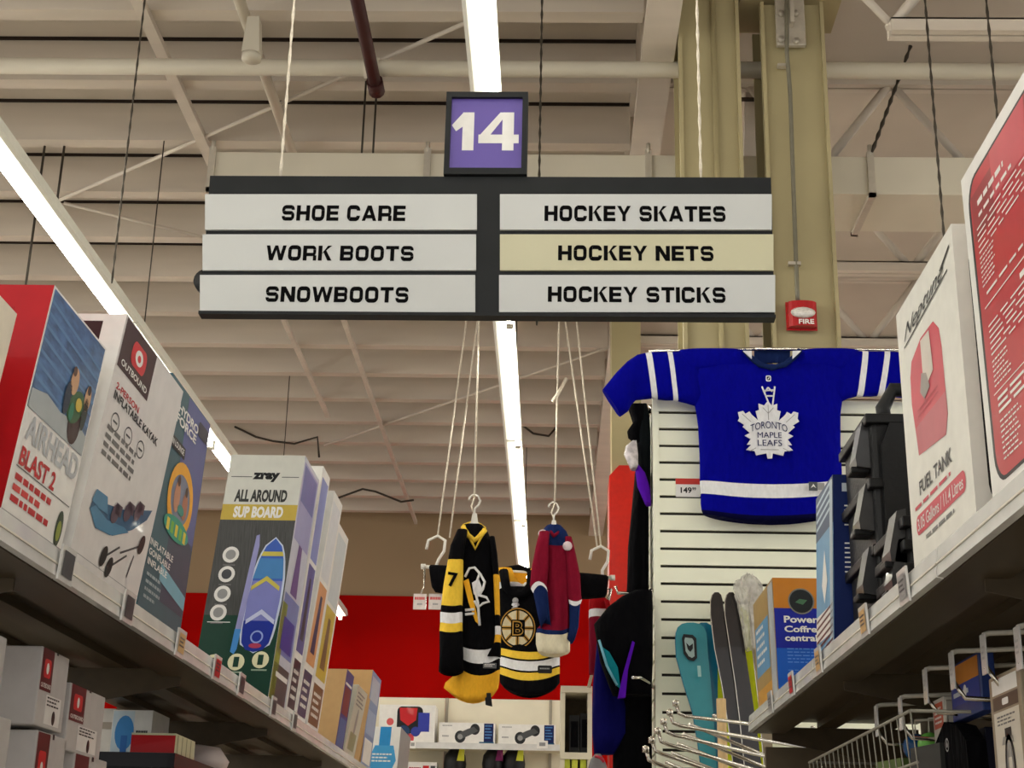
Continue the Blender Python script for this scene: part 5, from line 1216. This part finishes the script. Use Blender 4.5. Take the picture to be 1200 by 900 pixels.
# ------------------------------------------------------------------ skis in front of the slatwall
def ski(rows, Yt, m, label, th=.012, name='ski', cat='ski', group='skis leaning on the slatwall', sidem=None, badge=None):
    """plank with a rounded upturned tip, leaning back on the slatwall"""
    n = len(rows); zb = .04; rings = []; top = at(rows[0][1], rows[0][0], Y=Yt).z; L = []
    for (py, a, b_) in rows:
        z = at((a+b_)/2, py, Y=Yt).z; yy = Yt-(top-z)*.10
        p, q = at(a, py, Y=yy), at(b_, py, Y=yy); L.append((p, q))
    p, q = L[-1]; dx = (p.x-L[-2][0].x)/(p.z-L[-2][0].z+1e-6)*.4
    for k in range(1, 5):
        z = p.z+(zb-p.z)*k/4; yy = Yt-(top-z)*.10; L.append((V((p.x+dx*(z-p.z)*.5, yy, z)), V((q.x+dx*(z-p.z)*.5, yy, z))))
    for p, q in L:
        rings.append([p, q, q+V((0, th, 0)), p+V((0, th, 0))])
    base = (L[-1][0]+L[-1][1])/2
    t = thing(name, base, label, cat, group)
    MB().grid(rings, m, smooth=False).build('ski_body', t)
    MB().grid([[p+V((-.003, .002, 0)), p+V((0, .002, 0)), p+V((0, th+.001, 0)), p+V((-.003, th+.001, 0))] for p, q in L], sidem or CHROME, smooth=False).build('edge', t)
    return t


TS = pm((56, 138, 150), .25, .4); TS2 = pm((30, 110, 140), .25, .4); BS = mat('ski_black_glossy', (30, 22, 22), .2, noise=.6, scale=14, stretch=(3, 3, .6), coat=.5); LIME = pm((222, 232, 40), .3, .3)
t = ski([(729.5, 806, 813), (731, 800, 820), (735, 795, 825), (742, 792.5, 828), (752, 792, 829), (770, 793, 830), (800, 801, 833), (835, 812, 836), (870, 818, 838), (900, 822, 840)], 6.0, TS, 'wide teal ski with dark tip badge, front of the teal pair', sidem=TS2)
mb = MB(); yb = 5.975
mb.poly([at(x, y, Y=yb) for x, y in ((801, 743), (812, 744), (816, 748), (817, 771), (813, 775), (806, 773), (801, 766), (799, 748))], BLACK); mb.poly([at(x, y, Y=yb-.002) for x, y in ((803, 747), (811, 748), (813, 751), (814, 769), (811, 771), (807, 769), (803.5, 763), (802, 750))], pm((150, 170, 168))); mb.poly([at(x, y, Y=yb-.004) for x, y in ((804, 753), (808, 757), (812, 754), (812, 760), (809, 764), (806, 761))], BLACK)
mb.build('tip_badge', t)
mb = MB(); mb.poly([at(x, y, Y=5.93) for x, y in ((817, 780), (821, 780), (822, 793), (818, 793))], pm((150, 190, 190))); mb.build('side_mark', t)
ski([(729.5, 822, 828), (733, 817, 834), (742, 816, 839), (760, 817, 841), (790, 822, 841), (830, 829, 841), (870, 834, 842), (900, 836, 844)], 6.04, TS2, 'second teal ski showing behind the badge ski', sidem=BLACK)
ski([(694, 838, 842), (697, 835, 845), (704, 833, 847), (720, 833, 849), (760, 838, 855), (800, 846, 862), (850, 854, 870), (900, 860, 878)], 5.95, BS, 'glossy black ski, left one of the tall dark pair')
ski([(694, 855, 859), (697, 852, 862), (704, 850, 865), (720, 850, 867), (760, 856, 873), (800, 862, 879), (840, 867, 885), (900, 873, 893)], 5.93, BS, 'glossy black ski, right one of the tall dark pair')
ski([(760, 840, 846), (768, 838, 849), (800, 838, 853), (840, 839, 856), (900, 840, 858)], 6.07, LIME, 'lime yellow ski between the teal and the dark skis')
ski([(712, 864, 870), (718, 862, 876), (760, 868, 886), (810, 876, 892), (860, 882, 896), (900, 886, 900)], 6.07, LIME, 'lime yellow ski behind the right dark ski')
ski([(686, 880, 886), (690, 878, 891), (705, 877, 894), (760, 882, 898), (820, 889, 902), (900, 896, 907)], 6.00, pm((150, 136, 112)), 'tan and grey ski in clear wrap beside the orange and blue carton')
p = at(845, 819, Y=5.72)
MB().tube([(p.x+.02, 5.66, .03), (p.x+.005, 5.7, 1.2), p], [.020, .019, .018], mat('ash_wood', (206, 176, 128), .5, noise=.12, scale=6, stretch=(12, 12, .6)), 10).build('wooden_shaft', origin=(p.x+.02, 5.66, .03), label='round pale wooden shaft standing before the lime ski', cat='shaft')
rn = random.Random(4); rings = []
CLW = mat('clear_wrap', (206, 202, 196), .08, noise=.3, scale=30, coat=.8, alpha=.5)
for i, (y, a, b_) in enumerate(((676, 872, 880), (680, 864, 888), (688, 860, 892), (698, 862, 893), (712, 866, 892), (730, 870, 892), (760, 874, 895))):
    s_ = section(at(a, y, Y=5.88), at(b_, y, Y=5.88), .05, 30, 0, .1, i*1.3)
    rings.append([p+V((rn.uniform(-.006, .006), rn.uniform(-.012, .012), rn.uniform(-.008, .008))) for p in s_])
MB().grid(rings, CLW, smooth=False).build('plastic_wrap', origin=at(880, 760, Y=5.88), label='crumpled clear plastic wrap over the ski tips beside the orange carton', cat='plastic wrap')
# chrome waterfall arms
for k, l in enumerate(('topmost', 'second', 'third', 'fourth', 'fifth', 'lowest')):
    Yk = 5.2+.0*k; px, py = 797-7*k, 838+11*k
    tip = at(px, py, Y=Yk-.06*k); base = tip+V((.62, .34, -.02-.035*k))
    t = thing('chrome_prong', base, '%s chrome display arm in the row beside the skis' % l, 'display arm', 'chrome display arms')
    MB().tube([tip+V((-.012, 0, .035)), tip+V((-.004, 0, .006)), tip+V((.02, 0, -.004)), base], .0065, CHROME, 8).build('rod', t)
    MB().tube([tip+V((.03, -.004, -.03)), tip+V((.32, .16, -.12)), base+V((0, 0, -.16))], .006, CHROME, 8).build('brace_rod', t)
    MB().lathe(tip+V((-.014, 0, .028)), [(0, 0), (.011, .002), (.011, .02), (0, .024)], CHROME, 10).build('end_stop', t)
    for j in ((.2, .5, .8) if k == 0 else ()): MB().lathe(tip+(base-tip)*j+V((0, 0, .004)), [(0, 0), (.008, .003), (.008, .012), (0, .015)], CHROME, 8).build('peg_stop', t)
q = at(900, 850, Y=5.45)
MB().box((.68, REND+.002, .1), (1.20, REND+.03, 2.06), PEG).build('end_panel', origin=(.9, REND, .1), label='brown end panel closing the far end of the right shelf run', cat='panel')

# ------------------------------------------------------------------ hooks and goods under the right shelf
PX = .78
for i, (px, py, l) in enumerate(((1192, 733, 'nearest, at the right edge of the photo'), (1152, 742, 'second nearest'), (1115, 763, 'third nearest'), (1084, 783, 'fourth from the near end'), (1055, 816, 'next to last toward the far end'), (1027, 826, 'farthest, above the wire basket'))):
    p = at(px, py, X=PX); t = thing('price_hook', (1.17, p.y, p.z), 'chrome peg hook with white ticket flap, '+l, 'hook', 'peg hooks under the right shelf')
    MB().tube([(1.17, p.y, p.z+.012), (1.0, p.y, p.z+.012), (PX+.01, p.y, p.z), (PX, p.y, p.z-.004)], .005, STEELW, 8).build('ticket_arm', t)
    MB().tube([(1.17, p.y, p.z-.085), (.9, p.y, p.z-.095), (PX+.02, p.y, p.z-.09), (PX, p.y, p.z-.06)], .005, CHROME, 8).build('peg', t)
    n = .03; f0 = V((PX-.003, p.y-n/2, p.z-.074)); MB().obox(f0, (0, n, 0), (.003, 0, 0), (0, 0, .072), LIPM).build('ticket_flap', t)
    f = Face(f0+V((0, n, 0)), (0, -n, 0), (0, 0, .072)); mb = MB(); f.lines(mb, .2, .3, .8, .7, 3, GREY, 1); mb.build('ticket_print', t)
    MB().box((1.155, p.y-.02, p.z-.11), (1.17, p.y+.02, p.z+.03), STEELW).build('back_plate', t)


def package(pxs, X, name, label, cat, m, art=None, th=.03):
    (ax, ay), (bx, by) = pxs                                  # top-left (far) and bottom-right (near) pixels
    P, Q = at(ax, ay, X=X), at(bx, by, X=X); z1, z0 = P.z, Q.z
    t = thing(name, (X, (P.y+Q.y)/2, z0), label, cat)
    MB().box((X, min(P.y, Q.y), z0), (X+th, max(P.y, Q.y), z1), m).build('package_body', t, bevel=.003)
    f = Face((X, max(P.y, Q.y), z0), (0, -abs(P.y-Q.y), 0), (0, 0, z1-z0)); mb = MB()
    if art: art(f, mb, t)
    if mb.f: mb.build('printed_artwork', t)
    return t


def a_reel(f, mb, t):
    f.rect(mb, .1, .82, .9, .96, WHITE, 1); f.rect(mb, .1, .68, .9, .80, pm((90, 74, 60)), 1); f.rrect(mb, .4, .71, .6, .77, WHITE, 2, .004); f.rect(mb, .1, .02, .9, .66, pm((214, 206, 192)), 1); f.lines(mb, .2, .52, .8, .62, 3, TEXTGREY, 2)
    f.rect(mb, .42, .42, .62, .50, BLACK, 3); f.poly(mb, [(.3, .36), (.68, .36), (.66, .42), (.36, .43)], pm((150, 146, 140)), 3); f.ring(mb, .52, .16, .03, .01, BLACK, 3, .055); f.ring(mb, .52, .16, .018, .005, GREY, 4, .038); f.poly(mb, [(.46, .24), (.6, .24), (.58, .36), (.46, .36)], pm((160, 156, 150)), 3)


package(((1158, 796), (1206, 915)), .80, 'fishing_reel_pack', 'pale carded package with a fishing reel picture hanging at the right edge', 'package', pm((150, 136, 116)), a_reel, .02)


def a_tool(f, mb, t):
    f.rect(mb, .05, .6, .95, .95, ORG, 1); f.rect(mb, .05, .25, .95, .6, pm((30, 60, 150)), 1); f.rect(mb, .1, .4, .6, .48, pm((200, 210, 220)), 2); f.disc(mb, .5, .45, .012, WHITE, 3)


package(((1112, 782), (1152, 832)), .84, 'tackle_pack', 'blue and orange carded package hanging behind the peg hooks', 'package', pm((40, 60, 120)), a_tool)
package(((1092, 822), (1109, 870)), .85, 'tackle_pack', 'narrow red and white carded package left of the blue and orange one', 'package', pm((200, 196, 186)), lambda f, mb, t: (f.rect(mb, .1, .35, .9, .9, pm((190, 80, 50)), 1), f.lines(mb, .2, .4, .8, .8, 4, WHITE, 2)))
for px, py, rad, m, l in ((1074, 876, .032, pm((20, 70, 120), .2, .5), 'dark blue round float in clear pack under the right shelf'), (1090, 873, .028, pm((120, 200, 90), .2, .5), 'lime green round float beside the dark blue one')):
    p = at(px, py, X=.86); MB().lathe(p-V((0, 0, rad)), [(math.sin(math.pi*i/12)*rad, rad-math.cos(math.pi*i/12)*rad) for i in range(13)], m, 20).tube([p+V((0, 0, rad)), p+V((.0, 0, rad+.03)), p+V((.30, 0, rad+.05))], .003, STEELW, 6).build('fishing_float', origin=p, label=l, cat='float')
p = [at(x, y, X=.83) for x, y in ((1083, 905), (1106, 846), (1121, 850), (1132, 868), (1136, 905))]
t = thing('black_pouch', p[0], 'black pouch with round silver emblem hanging under the right shelf', 'pouch')
MB().prism(p, (.04, 0, 0), FBK).build('pouch_body', t, bevel=.008)
q = at(1110, 873, X=.827); f = Face(q+V((0, .02, -.02)), (0, -.04, 0), (0, 0, .04)); mb = MB(); f.ring(mb, .5, .5, .014, .003, pm((170, 170, 170)), 1); f.disc(mb, .5, .5, .006, pm((170, 170, 170)), 1)
for i in range(5): f.rect(mb, .47, .5, .53, .8, pm((170, 170, 170)), 1) if i == 0 else None
mb.build('emblem', t)
MB().tube([at(1110, 847, X=.84), at(1110, 847, X=.84)+V((0, 0, .05)), at(1110, 847, X=.84)+V((.29, 0, .06))], .004, STEELW, 6).build('strap', t)
package(((1136, 858), (1158, 912)), .90, 'tackle_pack', 'dark navy carded package behind the black pouch', 'package', pm((24, 26, 52)))
# wire basket
b0 = at(925, 897, X=.70); b1 = at(1058, 843, X=.70)
t = thing('wire_basket', (.85, (b0.y+b1.y)/2, 1.6), 'white wire basket hanging under the far half of the right shelf', 'basket')
ya, yb = at(1068, 850, X=.72).y, at(948, 884, X=.72).y; za = at(1010, 862, X=.72).z
mb = MB(); mb.tube([(.72, ya, za), (.72, yb, za), (1.14, yb, za), (1.14, ya, za), (.72, ya, za)], .0036, WIREM, 8); mb.build('rim_wire', t)
mb = MB(); n = int((yb-ya)/.06)
for i in range(n+1):
    y = ya+(yb-ya)*i/n; mb.tube([(.72, y, za), (.735, y, za-.22), (1.14, y, za-.22), (1.14, y, za)], .0018, WIREM, 6)
for z in (za-.1, za-.22): mb.tube([(.728, ya, z), (.728, yb, z), (1.14, yb, z)], .003, WIREM, 6)
mb.build('wire_mesh', t)
rn = random.Random(9)
for i, (yy, m, l) in enumerate(((.15, pm((60, 62, 60)), 'grey box lying in the wire basket, nearest'), (.45, pm((90, 110, 60)), 'olive green packet lying in the middle of the wire basket'), (.8, pm((40, 40, 46)), 'black packet lying at the far end of the wire basket'))):
    y = ya+(yb-ya)*yy; MB().obox((.82, y, za-.213), (.18, .03, 0), (-.03, .14, 0), (0, 0, .17), m).build('packet', origin=(.9, y, za-.21), label=l, cat='packet', group='packets in the wire basket')
print('basket', ya, yb, za)
